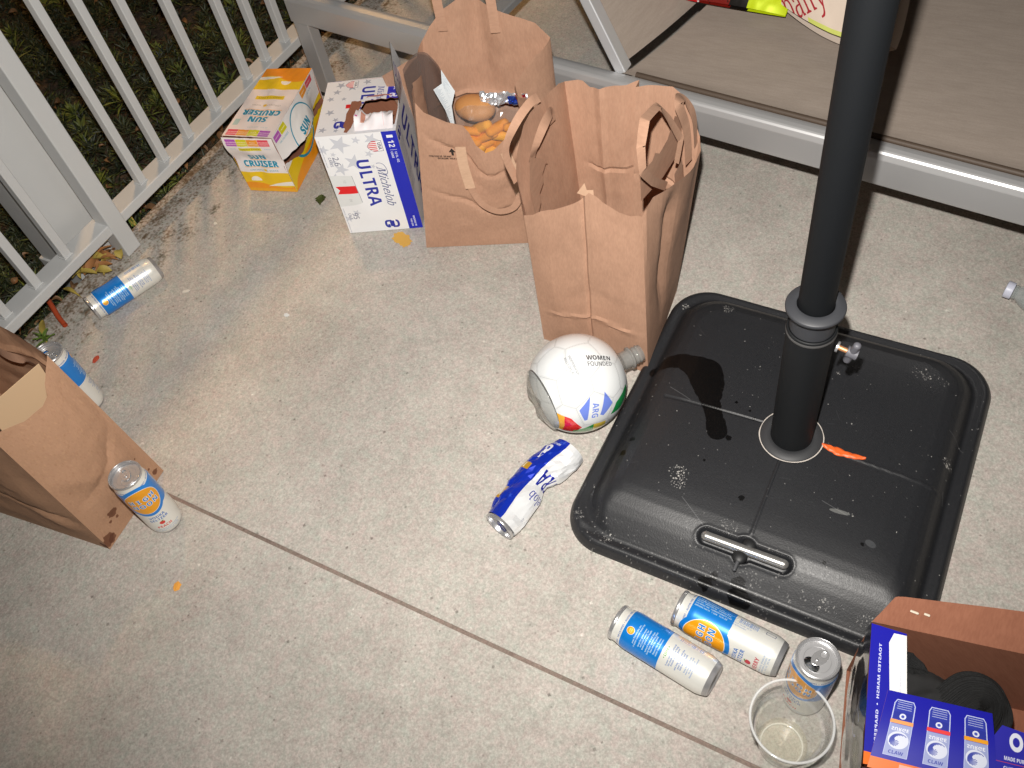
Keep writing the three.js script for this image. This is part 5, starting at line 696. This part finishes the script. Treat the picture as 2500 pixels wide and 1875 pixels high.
  const film = gridGeo(26, 26, (u, v) => { const a = mix(0.085, 0.225, u), bulge = Math.sin(Math.PI * u) * Math.sin(Math.PI * clamp(v * 0.9 + 0.05)); const p = pf(a, 0.075 - 0.030 * bulge, mix(0.145, 0.315, v) + 0.004 * N3(u * 7, v * 7, 3)); p.y -= 0.02 * Math.pow(u - 0.5, 2) * 4 * v; return p.addScaledVector(V(0.39, 0, 0.92), 0.012 * Math.abs(N3(u * 6, v * 6, 9))); });
  mesh('film', toCreasedNormals(film.toNonIndexed(), 0.3), M.film, S);
  const pm = std({ color: lin(0.80, 0.30, 0.012), roughness: 0.8 }), pm2 = std({ color: lin(0.86, 0.40, 0.02), roughness: 0.8 }), r = rng(33);
  for (let i = 0; i < 24; i++) { const row = i / 4 | 0, g = new THREE.CapsuleGeometry(0.0085 + r() * 0.002, 0.030 + r() * 0.014, 6, 12); { const Q = g.attributes.position; for (let k = 0; k < Q.count; k++) { const s = 1 + 0.16 * N3(Q.getX(k) * 160, Q.getY(k) * 160, Q.getZ(k) * 160 + i); Q.setXYZ(k, Q.getX(k) * s, Q.getY(k), Q.getZ(k) * s); } g.computeVertexNormals(); } g.rotateZ(0.9 + r() * 1.3); g.rotateY(0.4 + (r() - 0.5) * 1.6); const p = pf(0.108 + (i % 4) * 0.032 + r() * 0.008, 0.085 + r() * 0.012, 0.150 + row * 0.0185 + r() * 0.004); g.translate(p.x, p.y, p.z); mesh('puff', g, i % 3 ? pm : pm2, S); }
  { const g = new THREE.SphereGeometry(0.036, 24, 16); g.scale(1.15, 0.6, 0.8); const p = pf(0.135, 0.10, 0.285); g.translate(p.x, p.y, p.z); mesh('bun', g, std({ color: lin(0.55, 0.26, 0.09), roughness: 0.6 }), S); }
  { const a = pf(0.098, 0.05, 0.205), b = pf(0.132, 0.047, 0.197); const g = gridGeo(2, 2, (u, v) => a.clone().lerp(b, u).add(V(0, v * 0.026, 0))); mesh('price_label', g, std({ map: canvasTex(128, 96, (c, W, H) => { c.fillStyle = '#f1e79a'; c.fillRect(0, 0, W, H); c.fillStyle = '#5a5a3a'; c.font = 'bold 18px sans-serif'; c.fillText('SNACKS', 22, 52); c.fillText('BAKED', 50, 80); }), roughness: 0.6 }), S); }
  { // crinkled silver wrapper end
    const g = gridGeo(22, 8, (u, v) => { const p = pf(mix(0.150, 0.238, u), 0.09 - 0.008 * N3(u * 12, v * 6, 2), 0.300 - 0.010 * u + v * 0.026 + 0.004 * N3(u * 10, v * 3, 8)); return p; }); mesh('silver_end', toCreasedNormals(g.toNonIndexed(), 0.2), phys({ map: canvasTex(128, 64, (c, W, H) => { c.fillStyle = '#dfe1e6'; c.fillRect(0, 0, W, H); c.fillStyle = '#3a58b8'; c.fillRect(74, 22, 40, 40); c.fillStyle = '#b8283a'; c.fillRect(96, 6, 26, 30); }), metalness: 0.7, roughness: 0.25, side: THREE.DoubleSide }), S); }
  S.position.y = LOW;
  const Wp = thing('plastic_clamshell', 'smoky clear plastic food tray tucked upright inside the paper bag', 'food tray');
  { const g = gridGeo(14, 20, (u, v) => { const p = pf(mix(0.022, 0.098, u + 0.12 * v), 0.075 + 0.03 * Math.cos(Math.PI * (u - 0.5)) - 0.02 * v, mix(0.16, 0.395, v) - 0.03 * Math.pow(u - 0.35, 2) * 4 * v); return p.addScaledVector(V(0.39, 0, 0.92), 0.004 * Math.abs(N3(u * 6, v * 9, 4))); }); mesh('tray_wall', g, phys({ color: lin(0.42, 0.36, 0.33), roughness: 0.15, transmission: 0.8, thickness: 0, side: THREE.DoubleSide }), Wp); }
  const rc = canvasTex(128, 256, (c, W, H) => { c.fillStyle = '#dfe6ea'; c.fillRect(0, 0, W, H); c.fillStyle = '#8fa0b0'; const q = rng(2); for (let k = 0; k < 26; k++) c.fillRect(10, 8 + k * 9.4, 30 + q() * 70, 2.4); });
  const rm = std({ map: rc, roughness: 0.7, side: THREE.DoubleSide });
  const R = thing('receipt', 'folded white paper receipt sticking up inside the grocery bag', 'receipt');
  const A = [[-0.823, 0.380, -1.085], [-0.845, 0.345, -1.077], [-0.812, 0.338, -1.090], [-0.842, 0.300, -1.078], [-0.823, 0.315, -1.086], [-0.833, 0.262, -1.082]].map(p => V(...p));
  const tri = (a, b, c, d) => { const g = new THREE.BufferGeometry(); g.setAttribute('position', new THREE.Float32BufferAttribute([a, b, c, d].flatMap(p => [p.x, p.y, p.z]), 3)); g.setAttribute('uv', new THREE.Float32BufferAttribute([0, 1, 0, 0, 1, 0, 1, 1], 2)); g.setIndex([0, 1, 2, 0, 2, 3]); g.computeVertexNormals(); return g; };
  mesh('leaf', tri(V(-0.827, 0.380, -1.085), V(-0.831, 0.352, -1.084), V(-0.822, 0.306, -1.086), V(-0.811, 0.336, -1.090)), rm, R);
  mesh('leaf', tri(V(-0.848, 0.340, -1.078), V(-0.836, 0.296, -1.083), V(-0.822, 0.306, -1.086), V(-0.831, 0.352, -1.084)), rm, R);
  mesh('leaf', tri(V(-0.836, 0.296, -1.083), V(-0.830, 0.245, -1.086), V(-0.827, 0.245, -1.087), V(-0.822, 0.306, -1.086)), rm, R);
}
{ // torn empty bag behind the ball bottle
  const Bg = thing('paper_bag', 'torn empty brown paper bag with limp handles standing behind the football bottle', 'paper bag');
  const y = 0.0015, c = [[-0.568, -0.872], [-0.361, -0.868], [-0.384, -1.068], [-0.565, -1.072]];
  const bot = [[0, c[0][0], y, c[0][1]], [0.27, c[1][0], y, c[1][1]], [0.5, c[2][0], y, c[2][1]], [0.77, c[3][0], y, c[3][1]], [1, c[0][0], y, c[0][1]]];
  const top = [[0, -0.568, 0.310, -0.872], [0.02, -0.550, 0.318, -0.87], [0.04, -0.535, 0.330, -0.87], [0.07, -0.512, 0.340, -0.87], [0.10, -0.490, 0.354, -0.87], [0.115, -0.477, 0.363, -0.87], [0.13, -0.463, 0.375, -0.87], [0.15, -0.450, 0.392, -0.871], [0.165, -0.438, 0.386, -0.872], [0.18, -0.429, 0.378, -0.872], [0.21, -0.404, 0.367, -0.871], [0.235, -0.386, 0.366, -0.87], [0.255, -0.373, 0.372, -0.869], [0.27, -0.366, 0.374, -0.867],
    [0.28, -0.362, 0.385, -0.872], [0.30, -0.360, 0.397, -0.886], [0.36, -0.3585, 0.374, -0.945], [0.42, -0.356, 0.350, -1.0], [0.47, -0.353, 0.334, -1.045], [0.5, -0.351, 0.338, -1.068], [0.51, -0.355, 0.362, -1.072], [0.52, -0.367, 0.393, -1.072], [0.535, -0.376, 0.414, -1.072], [0.545, -0.388, 0.433, -1.071], [0.56, -0.400, 0.443, -1.07], [0.60, -0.43, 0.440, -1.07], [0.63, -0.453, 0.438, -1.07], [0.655, -0.475, 0.429, -1.068], [0.675, -0.494, 0.427, -1.068], [0.70, -0.518, 0.418, -1.069], [0.715, -0.536, 0.415, -1.07], [0.73, -0.548, 0.424, -1.07], [0.75, -0.557, 0.424, -1.07], [0.77, -0.579, 0.418, -1.068],
    [0.79, -0.576, 0.430, -1.045], [0.83, -0.572, 0.436, -1.0], [0.87, -0.572, 0.440, -0.955], [0.90, -0.572, 0.436, -0.93], [0.93, -0.574, 0.405, -0.90], [0.955, -0.575, 0.375, -0.885], [0.975, -0.572, 0.34, -0.878], [1, -0.568, 0.310, -0.872]];
  const ln = (v, a, w = 0.008) => Math.exp(-Math.pow((v - a) / w, 2)), folds = (u, v) => (u < 0.27 ? 0.005 * Math.sin(Math.PI * v) - 0.0035 * ln(u, 0.132, 0.004) + 0.003 * ln(v, 0.30 - 0.25 * Math.abs(u - 0.132), 0.012) : 0) + (u > 0.27 && u < 0.5 ? 0.010 * Math.sin(Math.PI * (u - 0.27) / 0.23) * sm(0.3, 0.9, v) - 0.014 * ln(u, 0.36, 0.02) * sm(0.1, 0.6, v) * (1 - sm(0.8, 1, v)) : 0) + (u > 0.5 && u < 0.77 ? 0.0035 * ln(v, 0.60 + 0.1 * (u - 0.6), 0.008) + 0.010 * Math.sign(u - 0.635) * ln(u, 0.635, 0.02) - 0.004 * ln(u, 0.70, 0.006) : 0) + (u > 0.77 ? 0.008 * Math.sin(Math.PI * (u - 0.77) / 0.23) * v : 0);
  mesh('wall', bagWall(bot, top, { seed: 2, folds, crumple: 0.0013, n: 340, rows: 64 }), M.kraft, Bg); mesh('bottom', quadFloor(c.map(p => [p[0], 0.001, p[1]])), M.kraft, Bg);
  // inner flap on the base side, and torn scraps on the other
  const flapZ = [[0.375, -0.895], [0.425, -0.897], [0.418, -0.920], [0.412, -0.940], [0.418, -0.952], [0.404, -0.968], [0.405, -1.0], [0.425, -1.03], [0.40, -1.058], [0.345, -1.055], [0.35, -0.98]];
  mesh('side_flap', polyGeo(V(-0.372, 0, 0), V(-0.02, 1, 0), V(0, 0, 1), flapZ), M.kraft, Bg);
  mesh('torn_scrap', polyGeo(V(-0.412, 0, 0), V(-0.06, 1, 0), V(0.14, 0, 1), [[0.27, -0.885], [0.295, -0.893], [0.305, -0.912], [0.322, -0.915], [0.325, -0.935], [0.340, -0.938], [0.345, -0.957], [0.338, -0.966], [0.37, -0.94], [0.40, -0.905], [0.36, -0.885]]), M.kraft, Bg);
  mesh('torn_scrap', polyGeo(V(-0.455, 0.375, -0.895), V(0.9, 0.1, 0.1), V(0.1, 1, -0.2), [[-0.03, -0.012], [-0.018, 0.008], [-0.012, -0.003], [0.0, 0.0], [0.004, -0.015]]), M.kraftPale, Bg);
  const hr = (x, yy, z, nx = 1, ny = 0.2, nz = 0.3) => [x, yy, z, nx, ny, nz];
  mesh('handle', ribbonGeo([hr(-0.362, 0.362, -0.950), hr(-0.362, 0.415, -0.898), hr(-0.362, 0.462, -0.862, 1, 0.1, 0.4), hr(-0.366, 0.500, -0.866, 0.8, 0.4, 0.6), hr(-0.376, 0.512, -0.905, 0.3, 1, 0.3), hr(-0.380, 0.492, -0.962, 0.2, 1, 0.2), hr(-0.372, 0.455, -0.984, 0.9, 0.4, 0), hr(-0.364, 0.400, -1.012), hr(-0.360, 0.378, -0.985)], 0.0135, 90, true), M.kraft, Bg);
  mesh('handle_patch', ribbonGeo([hr(-0.357, 0.372, -0.985, 1, 0, 0), hr(-0.3555, 0.32, -0.99, 1, 0, 0), hr(-0.356, 0.262, -1.0, 1, 0, 0)], 0.032, 12), M.kraft, Bg);
  mesh('handle', ribbonGeo([hr(-0.362, 0.33, -1.045), hr(-0.366, 0.40, -1.04), hr(-0.372, 0.455, -1.022, 0.8, 0.4, 0.4), hr(-0.376, 0.448, -1.045, 0.5, 1, 0), hr(-0.364, 0.41, -1.062, 1, 0.2, 0), hr(-0.358, 0.35, -1.066, 1, 0, 0)], 0.017, 50), M.kraft, Bg);
  mesh('handle', ribbonGeo([hr(-0.582, 0.36, -0.89), hr(-0.590, 0.42, -0.885), hr(-0.580, 0.455, -0.905, 0.8, 0.5, 0.3), hr(-0.572, 0.468, -0.945, 0.8, 0.5, 0.3), hr(-0.570, 0.462, -0.966, 0.7, 0.6, 0)], 0.014, 40), M.kraft, Bg);
  mesh('handle', ribbonGeo([hr(-0.567, 0.385, -0.918), hr(-0.558, 0.41, -0.918), hr(-0.555, 0.428, -0.94, 0.8, 0.5, 0.3), hr(-0.558, 0.430, -0.968, 0.8, 0.5, 0.3), hr(-0.564, 0.420, -0.99, 0.8, 0.4, 0), hr(-0.568, 0.395, -0.995)], 0.015, 40), M.kraft, Bg);
}
{ // bag at the railing side of the slab
  const Bg = thing('paper_bag', 'creased brown paper bag with damp spots and cream card inside, beside peach can', 'paper bag');
  const y = 0.0015, FR = [-1.057, -0.197], BR = [-1.073, -0.356], BL = [-1.353, -0.325], FL = [-1.335, -0.164];
  const bot = [[0, ...FR.slice(0, 1), y, FR[1]], [0.2, BR[0], y, BR[1]], [0.5, BL[0], y, BL[1]], [0.7, FL[0], y, FL[1]], [1, FR[0], y, FR[1]]];
  const top = [[0, -1.062, 0.338, -0.203], [0.02, -1.064, 0.331, -0.218], [0.06, -1.065, 0.312, -0.25], [0.10, -1.066, 0.305, -0.283], [0.12, -1.067, 0.311, -0.297], [0.14, -1.068, 0.33, -0.308], [0.2, -1.068, 0.360, -0.338], [0.235, -1.105, 0.345, -0.345], [0.26, -1.127, 0.370, -0.345], [0.31, -1.17, 0.374, -0.345], [0.40, -1.25, 0.37, -0.335], [0.5, -1.345, 0.37, -0.32], [0.6, -1.335, 0.35, -0.25], [0.7, -1.33, 0.36, -0.172], [0.85, -1.2, 0.345, -0.186], [1, -1.062, 0.338, -0.203]];
  const folds = (u, v) => (u < 0.2 ? 0.010 * Math.sin(Math.PI * v) * Math.sin(Math.PI * u / 0.2) - 0.003 * Math.max(0, 1 - Math.abs(v - 0.36 - 0.9 * (u - 0.03)) / 0.05) + 0.004 * Math.max(0, 1 - Math.abs(v - 0.5 + 1.6 * (u - 0.05)) / 0.08) + 0.003 * Math.max(0, 1 - Math.abs(u - 0.15 - 0.04 * v) / 0.02) : 0) + (u > 0.7 ? 0.008 * Math.sin(Math.PI * v) - 0.006 * Math.exp(-Math.pow((v - 0.4 + (u - 0.85)) / 0.03, 2)) : 0) + (u > 0.2 && u < 0.5 ? -0.005 * Math.exp(-Math.pow((v - 0.86 + 0.2 * (u - 0.25)) / 0.02, 2)) : 0);
  const damp = canvasTex(1024, 512, (g, W, H) => { // wall colour with the damp spots near the bottom corners
    const r = rng(55); g.fillStyle = 'rgb(175,136,108)'; g.fillRect(0, 0, W, H); for (let k = 0; k < 26000; k++) { const q = r(); g.fillStyle = q < 0.5 ? `rgba(200,158,122,${r() * 0.25})` : `rgba(140,98,68,${r() * 0.2})`; g.fillRect(r() * W, r() * H, 1 + r() * 2, 2 + r() * 7); }
    const spot = (u, v, s) => { g.fillStyle = 'rgba(92,52,32,0.75)'; g.beginPath(); for (let t = 0; t < 6.3; t += 0.4) { const q = s * (0.75 + 0.5 * r()); g.lineTo(u * W + Math.cos(t) * q, (1 - v) * H + Math.sin(t) * q * 1.3); } g.fill(); };
    spot(0.012, 0.05, 15); spot(0.02, 0.035, 10); spot(0.055, 0.16, 12); spot(0.058, 0.11, 4); spot(0.04, 0.12, 4); spot(0.155, 0.16, 7); spot(0.165, 0.13, 5); spot(0.16, 0.2, 3.5); spot(0.185, 0.05, 7); spot(0.178, 0.1, 3); spot(0.17, 0.24, 2.5); spot(0.995, 0.03, 10);
  });
  const g = bagWall(bot, top, { seed: 3, folds, crumple: 0.0026, n: 320, rows: 64 }); { const U = g.attributes.uv; for (let i = 0; i < U.count; i++) U.setXY(i, U.getX(i) / 2, U.getY(i) / 0.8); }
  mesh('wall', g, std({ map: damp, roughness: 0.8, side: THREE.DoubleSide }), Bg); mesh('bottom', quadFloor([[FR[0], 0.001, FR[1]], [BR[0], 0.001, BR[1]], [BL[0], 0.001, BL[1]], [FL[0], 0.001, FL[1]]]), M.kraft, Bg);
  mesh('handle', ribbonGeo([[-1.13, 0.30, -0.338, 0, 0, 1], [-1.135, 0.325, -0.33, 0, 0.2, 1], [-1.16, 0.33, -0.325, 0, 0.3, 1], [-1.2, 0.325, -0.328, 0, 0.2, 1], [-1.215, 0.29, -0.335, 0, 0, 1]], 0.018, 30), M.kraft, Bg);
  const K = thing('cream_card', 'cream card sheet standing upright inside the creased paper bag', 'card');
  mesh('sheet', boxGeo(0.0012, 0.315, 0.1, 0, 0, 0, 0.0005).applyMatrix4(new THREE.Matrix4().makeRotationX(-0.12)).translate(-1.118, 0.168, -0.268), std({ color: lin(0.62, 0.44, 0.27), roughness: 0.7 }), K);
}
// flattened bag leaning behind the white carton
{
  const B = thing('folded_bag', 'folded brown paper bag leaning between the white carton and the grocery bag', 'paper bag');
  const q = [V(-1.02, 0.001, -1.22), V(-0.90, 0.001, -1.275), V(-0.925, 0.335, -1.195), V(-1.03, 0.275, -1.165)];
  mesh('sheet', gridGeo(16, 16, (u, v) => q[0].clone().lerp(q[1], u).lerp(q[3].clone().lerp(q[2], u), v).add(V(0, 0, 0.004 * N3(u * 5, v * 5, 2) + 0.004 * v * v)), (u, v) => [u * 0.3, v * 0.6]), M.kraft, B);
  mesh('fold', gridGeo(16, 16, (u, v) => q[0].clone().lerp(q[1], u).lerp(q[3].clone().lerp(q[2], u), v * 0.9).add(V(0.002, 0, -0.006 - 0.003 * N3(u * 5, v * 5, 7))), (u, v) => [u * 0.3, v * 0.6]), M.kraft, B);
}
// ---------- things on the chaise ----------
{
  const T = thing('tote_bag', 'cream canvas tote bag with red serif lettering slumped on the chaise sling', 'tote bag');
  const map = canvasTex(1024, 1024, (g, W, H) => { const r = rng(61); g.fillStyle = '#d9c8b8'; g.fillRect(0, 0, W, H); for (let k = 0; k < 20000; k++) { g.fillStyle = r() < 0.5 ? `rgba(232,220,206,${0.2 * r()})` : `rgba(176,158,142,${0.2 * r()})`; g.fillRect(r() * W, r() * H, 3, 1); } g.fillStyle = '#a3202c'; g.font = '190px serif'; g.textAlign = 'right'; g.save(); g.translate(500, 885); g.rotate(-0.48); g.fillText('Company', 0, 0); g.fillText('Skincare', 10, -190); g.restore(); g.fillStyle = '#c8cf6a'; g.fillRect(300, 1002, 300, 22); });
  const o = V(-0.375, 0.262, -1.578), e1 = V(0.93, 0, 0.36).normalize(), e2 = V(-0.28, 0.45, -0.85).normalize(), n = V().crossVectors(e1, e2).normalize();
  const sheet = (s) => gridGeo(40, 40, (u, v) => { const ed = Math.pow(Math.sin(Math.PI * u), 0.45) * Math.pow(Math.sin(Math.PI * clamp(v * 0.92 + 0.04)), 0.45); const wob = 0.014 * N3(u * 3.2, v * 3.2, 2) + 0.005 * Math.abs(N3(u * 9, v * 7, 6)); const x = u * 2 - 1, y = v * 2 - 1, X = x * Math.sqrt(1 - 0.32 * y * y), Y = y * Math.sqrt(1 - 0.32 * x * x); return o.clone().addScaledVector(e1, (X + 1) * 0.5 * 0.315 - 0.032 + 0.010 * N3(u * 3, v * 4, 8)).addScaledVector(e2, (Y + 1) * 0.5 * 0.34 - 0.018).addScaledVector(n, s * (0.06 * ed) + (s > 0 ? wob * ed : 0) + 0.022); }, (u, v) => [u, v]);
  mesh('front_cloth', sheet(1), std({ map, roughness: 0.9, side: THREE.DoubleSide }), T); mesh('back_cloth', sheet(-0.45), std({ color: lin(0.6, 0.5, 0.42), roughness: 0.9, side: THREE.DoubleSide }), T);
}
{
  const T = thing('chip_bag', 'shiny red, black and lime snack bag lying behind the tote bag on chaise', 'snack bag');
  const map = canvasTex(512, 256, (g, W, H) => { g.fillStyle = '#7a1a12'; g.fillRect(0, 0, W, H); const r = rng(5); for (let k = 0; k < 60; k++) { g.strokeStyle = ['#d8461c', '#3a0c08', '#e8782a', '#1c1412'][k % 4]; g.lineWidth = 4 + r() * 8; const x = r() * 260, y = r() * H; g.beginPath(); g.moveTo(x, y); g.lineTo(x + 20 - r() * 50, y - 40 - r() * 60); g.stroke(); } g.fillStyle = '#191512'; g.beginPath(); g.moveTo(230, H); g.lineTo(330, H); g.quadraticCurveTo(330, 130, 260, 60); g.fill(); g.fillStyle = '#c8dc12'; g.beginPath(); g.moveTo(320, H); g.quadraticCurveTo(340, 120, 280, 0); g.lineTo(W, 0); g.lineTo(W, H); g.fill(); g.fillStyle = '#d81f26'; g.fillRect(0, 0, 60, 256); g.fillStyle = '#f2f2f0'; g.fillRect(60, 0, 8, 256); });
  const a = V(-0.558, 0.262, -1.566), e1 = V(0.97, 0, 0.04).normalize(), e2 = V(0.05, 0.5, -0.86).normalize(), n = V().crossVectors(e1, e2).normalize();
  const f = (s) => gridGeo(40, 20, (u, v) => { const ed = Math.pow(Math.sin(Math.PI * clamp(u * 0.94 + 0.03)) * Math.sin(Math.PI * clamp(v * 0.94 + 0.03)), 0.5); return a.clone().addScaledVector(e1, u * 0.20).addScaledVector(e2, v * 0.15).addScaledVector(n, s * 0.026 * ed + 0.014 + 0.004 * Math.abs(N3(u * 10, v * 6, 3)) * ed); }, (u, v) => [u, v]);
  const m = phys({ map, roughness: 0.3, metalness: 0.2, clearcoat: 0.5, side: THREE.DoubleSide }); mesh('front_film', f(1), m, T); mesh('back_film', f(-0.4), m, T);
}
// ---------- small litter ----------
{
  const lump = (r0, seed, sx = 1, sy = 0.5, sz = 1) => { const g = new THREE.IcosahedronGeometry(r0, 3), Q = g.attributes.position; for (let i = 0; i < Q.count; i++) { const x = Q.getX(i) / r0, y = Q.getY(i) / r0, z = Q.getZ(i) / r0, s = 1 + 0.35 * N3(x * 2 + seed, y * 2, z * 2) + 0.15 * N3(x * 5, y * 5 + seed, z * 5); Q.setXYZ(i, Q.getX(i) * s * sx, Math.max(Q.getY(i) * s * sy, -r0 * sy * 0.5), Q.getZ(i) * s * sz); } g.translate(0, r0 * sy * 0.5, 0); return toCreasedNormals(g.toNonIndexed ? g : g, 0.8); };
  const put = (m, x, y, z, ry = 0) => { m.position.set(x, y, z); m.rotation.y = ry; return m; };
  // strip of orange food on the parasol base
  const food = gridGeo(30, 10, (u, v) => { const a = v * Math.PI, w = 0.0052 * Math.pow(Math.sin(Math.PI * clamp(u * 0.96 + 0.03)), 0.4) * (1 + 0.35 * N3(u * 9, 1, 1) + 0.4 * Math.exp(-Math.pow((u - 0.35) / 0.14, 2))); return V(mix(-0.0465, 0.019, u), 0.0695 + 0.0035 * Math.sin(a) * (0.8 + 0.5 * N3(u * 14, v * 4, 3)), -0.7915 + 0.004 * Math.sin(u * 3) - Math.cos(a) * w); });
  solo('food_scrap', food, std({ color: lin(0.82, 0.13, 0.022), roughness: 0.45 }), 'orange red strip of food stuck on the parasol base beside the pole', 'food scrap');
  // mustard coloured smear on the slab
  const smear = new THREE.Shape(); { const r = rng(17); for (let i = 0; i < 40; i++) { const a = i / 40 * 6.283, q = 0.85 + 0.22 * N3(Math.cos(a) * 2, Math.sin(a) * 2, 4) + 0.22 * (r() - 0.5); const x = Math.cos(a) * 0.030 * q, y = Math.sin(a) * 0.016 * q; i ? smear.lineTo(x, y) : smear.moveTo(x, y); } }
  const sg = new THREE.ExtrudeGeometry(smear, { depth: 0.0003, bevelEnabled: true, bevelSize: 0.001, bevelThickness: 0.0003, bevelSegments: 2 }); sg.rotateX(-Math.PI / 2);
  const sc = std({ color: lin(0.66, 0.37, 0.07), roughness: 0.8 });
  { const U = sg.attributes.uv; for (let i = 0; i < U.count; i++) U.setXY(i, U.getX(i) / 0.4, U.getY(i) / 0.4); }
  put(solo('food_smear', sg, sc, 'yellow mustard smear on the concrete below the white carton', 'smear'), -0.963, 0.0006, -1.006, -0.42);
  put(solo('food_crumb', lump(0.006, 3, 1, 0.4, 1.3), std({ color: lin(0.78, 0.36, 0.06), roughness: 0.8 }), 'small orange crumb on the slab in front of the peach can', 'crumb'), -0.902, 0.0002, -0.193, 0.4);
  put(solo('red_petal', lump(0.007, 5, 0.8, 0.35, 1.3), std({ color: lin(0.42, 0.06, 0.03), roughness: 0.5 }), 'small red petal on the slab between bag and railing', 'petal'), -1.383, 0.0002, -0.503, 0.2);
  put(solo('pale_scrap', lump(0.005, 7, 1.2, 0.3, 0.8), std({ color: lin(0.62, 0.66, 0.68), roughness: 0.7 }), 'pale grey scrap on the middle of the open concrete', 'scrap'), -1.077, 0.0002, -0.742);
  put(solo('pale_scrap', lump(0.0055, 8, 1.5, 0.3, 0.7), std({ color: lin(0.66, 0.62, 0.55), roughness: 0.7 }), 'whitish curl of paper on the concrete near the can lying by the post', 'scrap'), -1.324, 0.0002, -0.718, 0.6);
  put(solo('pale_scrap', lump(0.0035, 9, 1.2, 0.4, 1), std({ color: lin(0.7, 0.68, 0.6), roughness: 0.7 }), 'tiny white seed on the concrete near the yellow carton', 'scrap'), -1.395, 0.0002, -0.905);
  const leafG = gridGeo(8, 10, (u, v) => { const w = Math.sin(Math.PI * Math.pow(v, 0.8)) * 0.011 * (1 + 0.25 * Math.sin(v * 22)); return V((u - 0.5) * w * 2, 0.0015 + 0.006 * Math.pow(u - 0.5, 2) * 4 + 0.004 * v, (v - 0.5) * 0.034); });
  put(solo('fallen_leaf', leafG, std({ color: lin(0.07, 0.085, 0.02), roughness: 0.6, side: THREE.DoubleSide }), 'small dark green leaf on the concrete in front of the two cartons', 'leaf'), -1.199, 0.0005, -1.044, 0.5);
  // red stalk and yellowed leaves by the railing
  const stalk = new THREE.TubeGeometry(new THREE.CatmullRomCurve3([V(-1.60, 0.012, -0.585), V(-1.57, 0.013, -0.572), V(-1.535, 0.009, -0.555), V(-1.508, 0.006, -0.545)]), 30, 0.0055, 10); { const Q = stalk.attributes.position; for (let i = 0; i < Q.count; i++) Q.setY(i, Math.max(0.0006, Q.getY(i) + 0.0006 * N3(Q.getX(i) * 300, Q.getY(i) * 300, Q.getZ(i) * 300))); }
  solo('red_stalk', stalk, std({ color: lin(0.46, 0.075, 0.025), roughness: 0.5 }), 'orange red plant stalk poking under the railing onto the slab', 'stalk');
  const blade = (len, w, b) => gridGeo(4, 12, (u, v) => V((u - 0.5) * w * Math.sin(Math.PI * Math.pow(v, 0.7)) * 2, 0.002 + b * Math.sin(Math.PI * v) + 0.003 * Math.pow(u - 0.5, 2) * 4, (v - 0.5) * len));
  const yl = std({ color: lin(0.42, 0.32, 0.07), roughness: 0.6, side: THREE.DoubleSide }), br = std({ color: lin(0.34, 0.15, 0.05), roughness: 0.7, side: THREE.DoubleSide }), gr = std({ color: lin(0.12, 0.2, 0.03), roughness: 0.6, side: THREE.DoubleSide });
  put(solo('fallen_leaf', blade(0.085, 0.007, 0.01), yl, 'long yellowed leaf blade on the slab beside the red stalk', 'leaf'), -1.535, 0.001, -0.513, 0.95);
  put(solo('fallen_leaf', blade(0.06, 0.005, 0.012), yl, 'yellowed leaf blade poking under the railing by the red stalk', 'leaf'), -1.560, 0.001, -0.62, 1.5);
  const CL = thing('leaf_clump', 'crumpled clump of orange brown leaves under the railing behind the lying can', 'leaves');
  const r = rng(90); for (let i = 0; i < 16; i++) { const m = mesh('leaf', blade(0.03 + r() * 0.03, 0.009, 0.012), r() < 0.6 ? br : yl, CL); m.position.set((r() - 0.5) * 0.06, 0.001 + r() * 0.012, (r() - 0.5) * 0.09); m.rotation.set((r() - 0.5) * 0.6, r() * 6.3, (r() - 0.5) * 0.8); }
  CL.position.set(-1.548, 0.006, -0.705);
  const WD = thing('weed', 'small yellow green weed growing at the slab edge beside the railing post', 'weed');
  for (let i = 0; i < 7; i++) { const m = mesh('leaf', blade(0.05, 0.005, 0.004), i % 2 ? yl : gr, WD); m.position.y = 0.012; m.rotation.set(-0.7 - r() * 0.5, i * 0.9, 0, 'YXZ'); m.translateZ(0.02); }
  WD.position.set(-1.568, 0.0, -0.83);
  const SP = thing('weed', 'small feathery green sprig on the slab beside the yellowed leaf blade', 'weed');
  for (let i = 0; i < 12; i++) { const m = mesh('leaf', blade(0.028, 0.0018, 0.003), gr, SP); m.position.set(0, 0.004 + 0.001 * i, 0); m.rotation.set(-0.35 - 0.05 * i, i * 2.4, 0, 'YXZ'); m.translateZ(0.012); }
  SP.position.set(-1.512, 0.001, -0.497);
}
moon.target.position.set(-0.6, 0, -0.8);
scene.traverse(o => { if (o.isMesh) { o.castShadow = true; o.receiveShadow = true; } });
renderer.render(scene, camera);
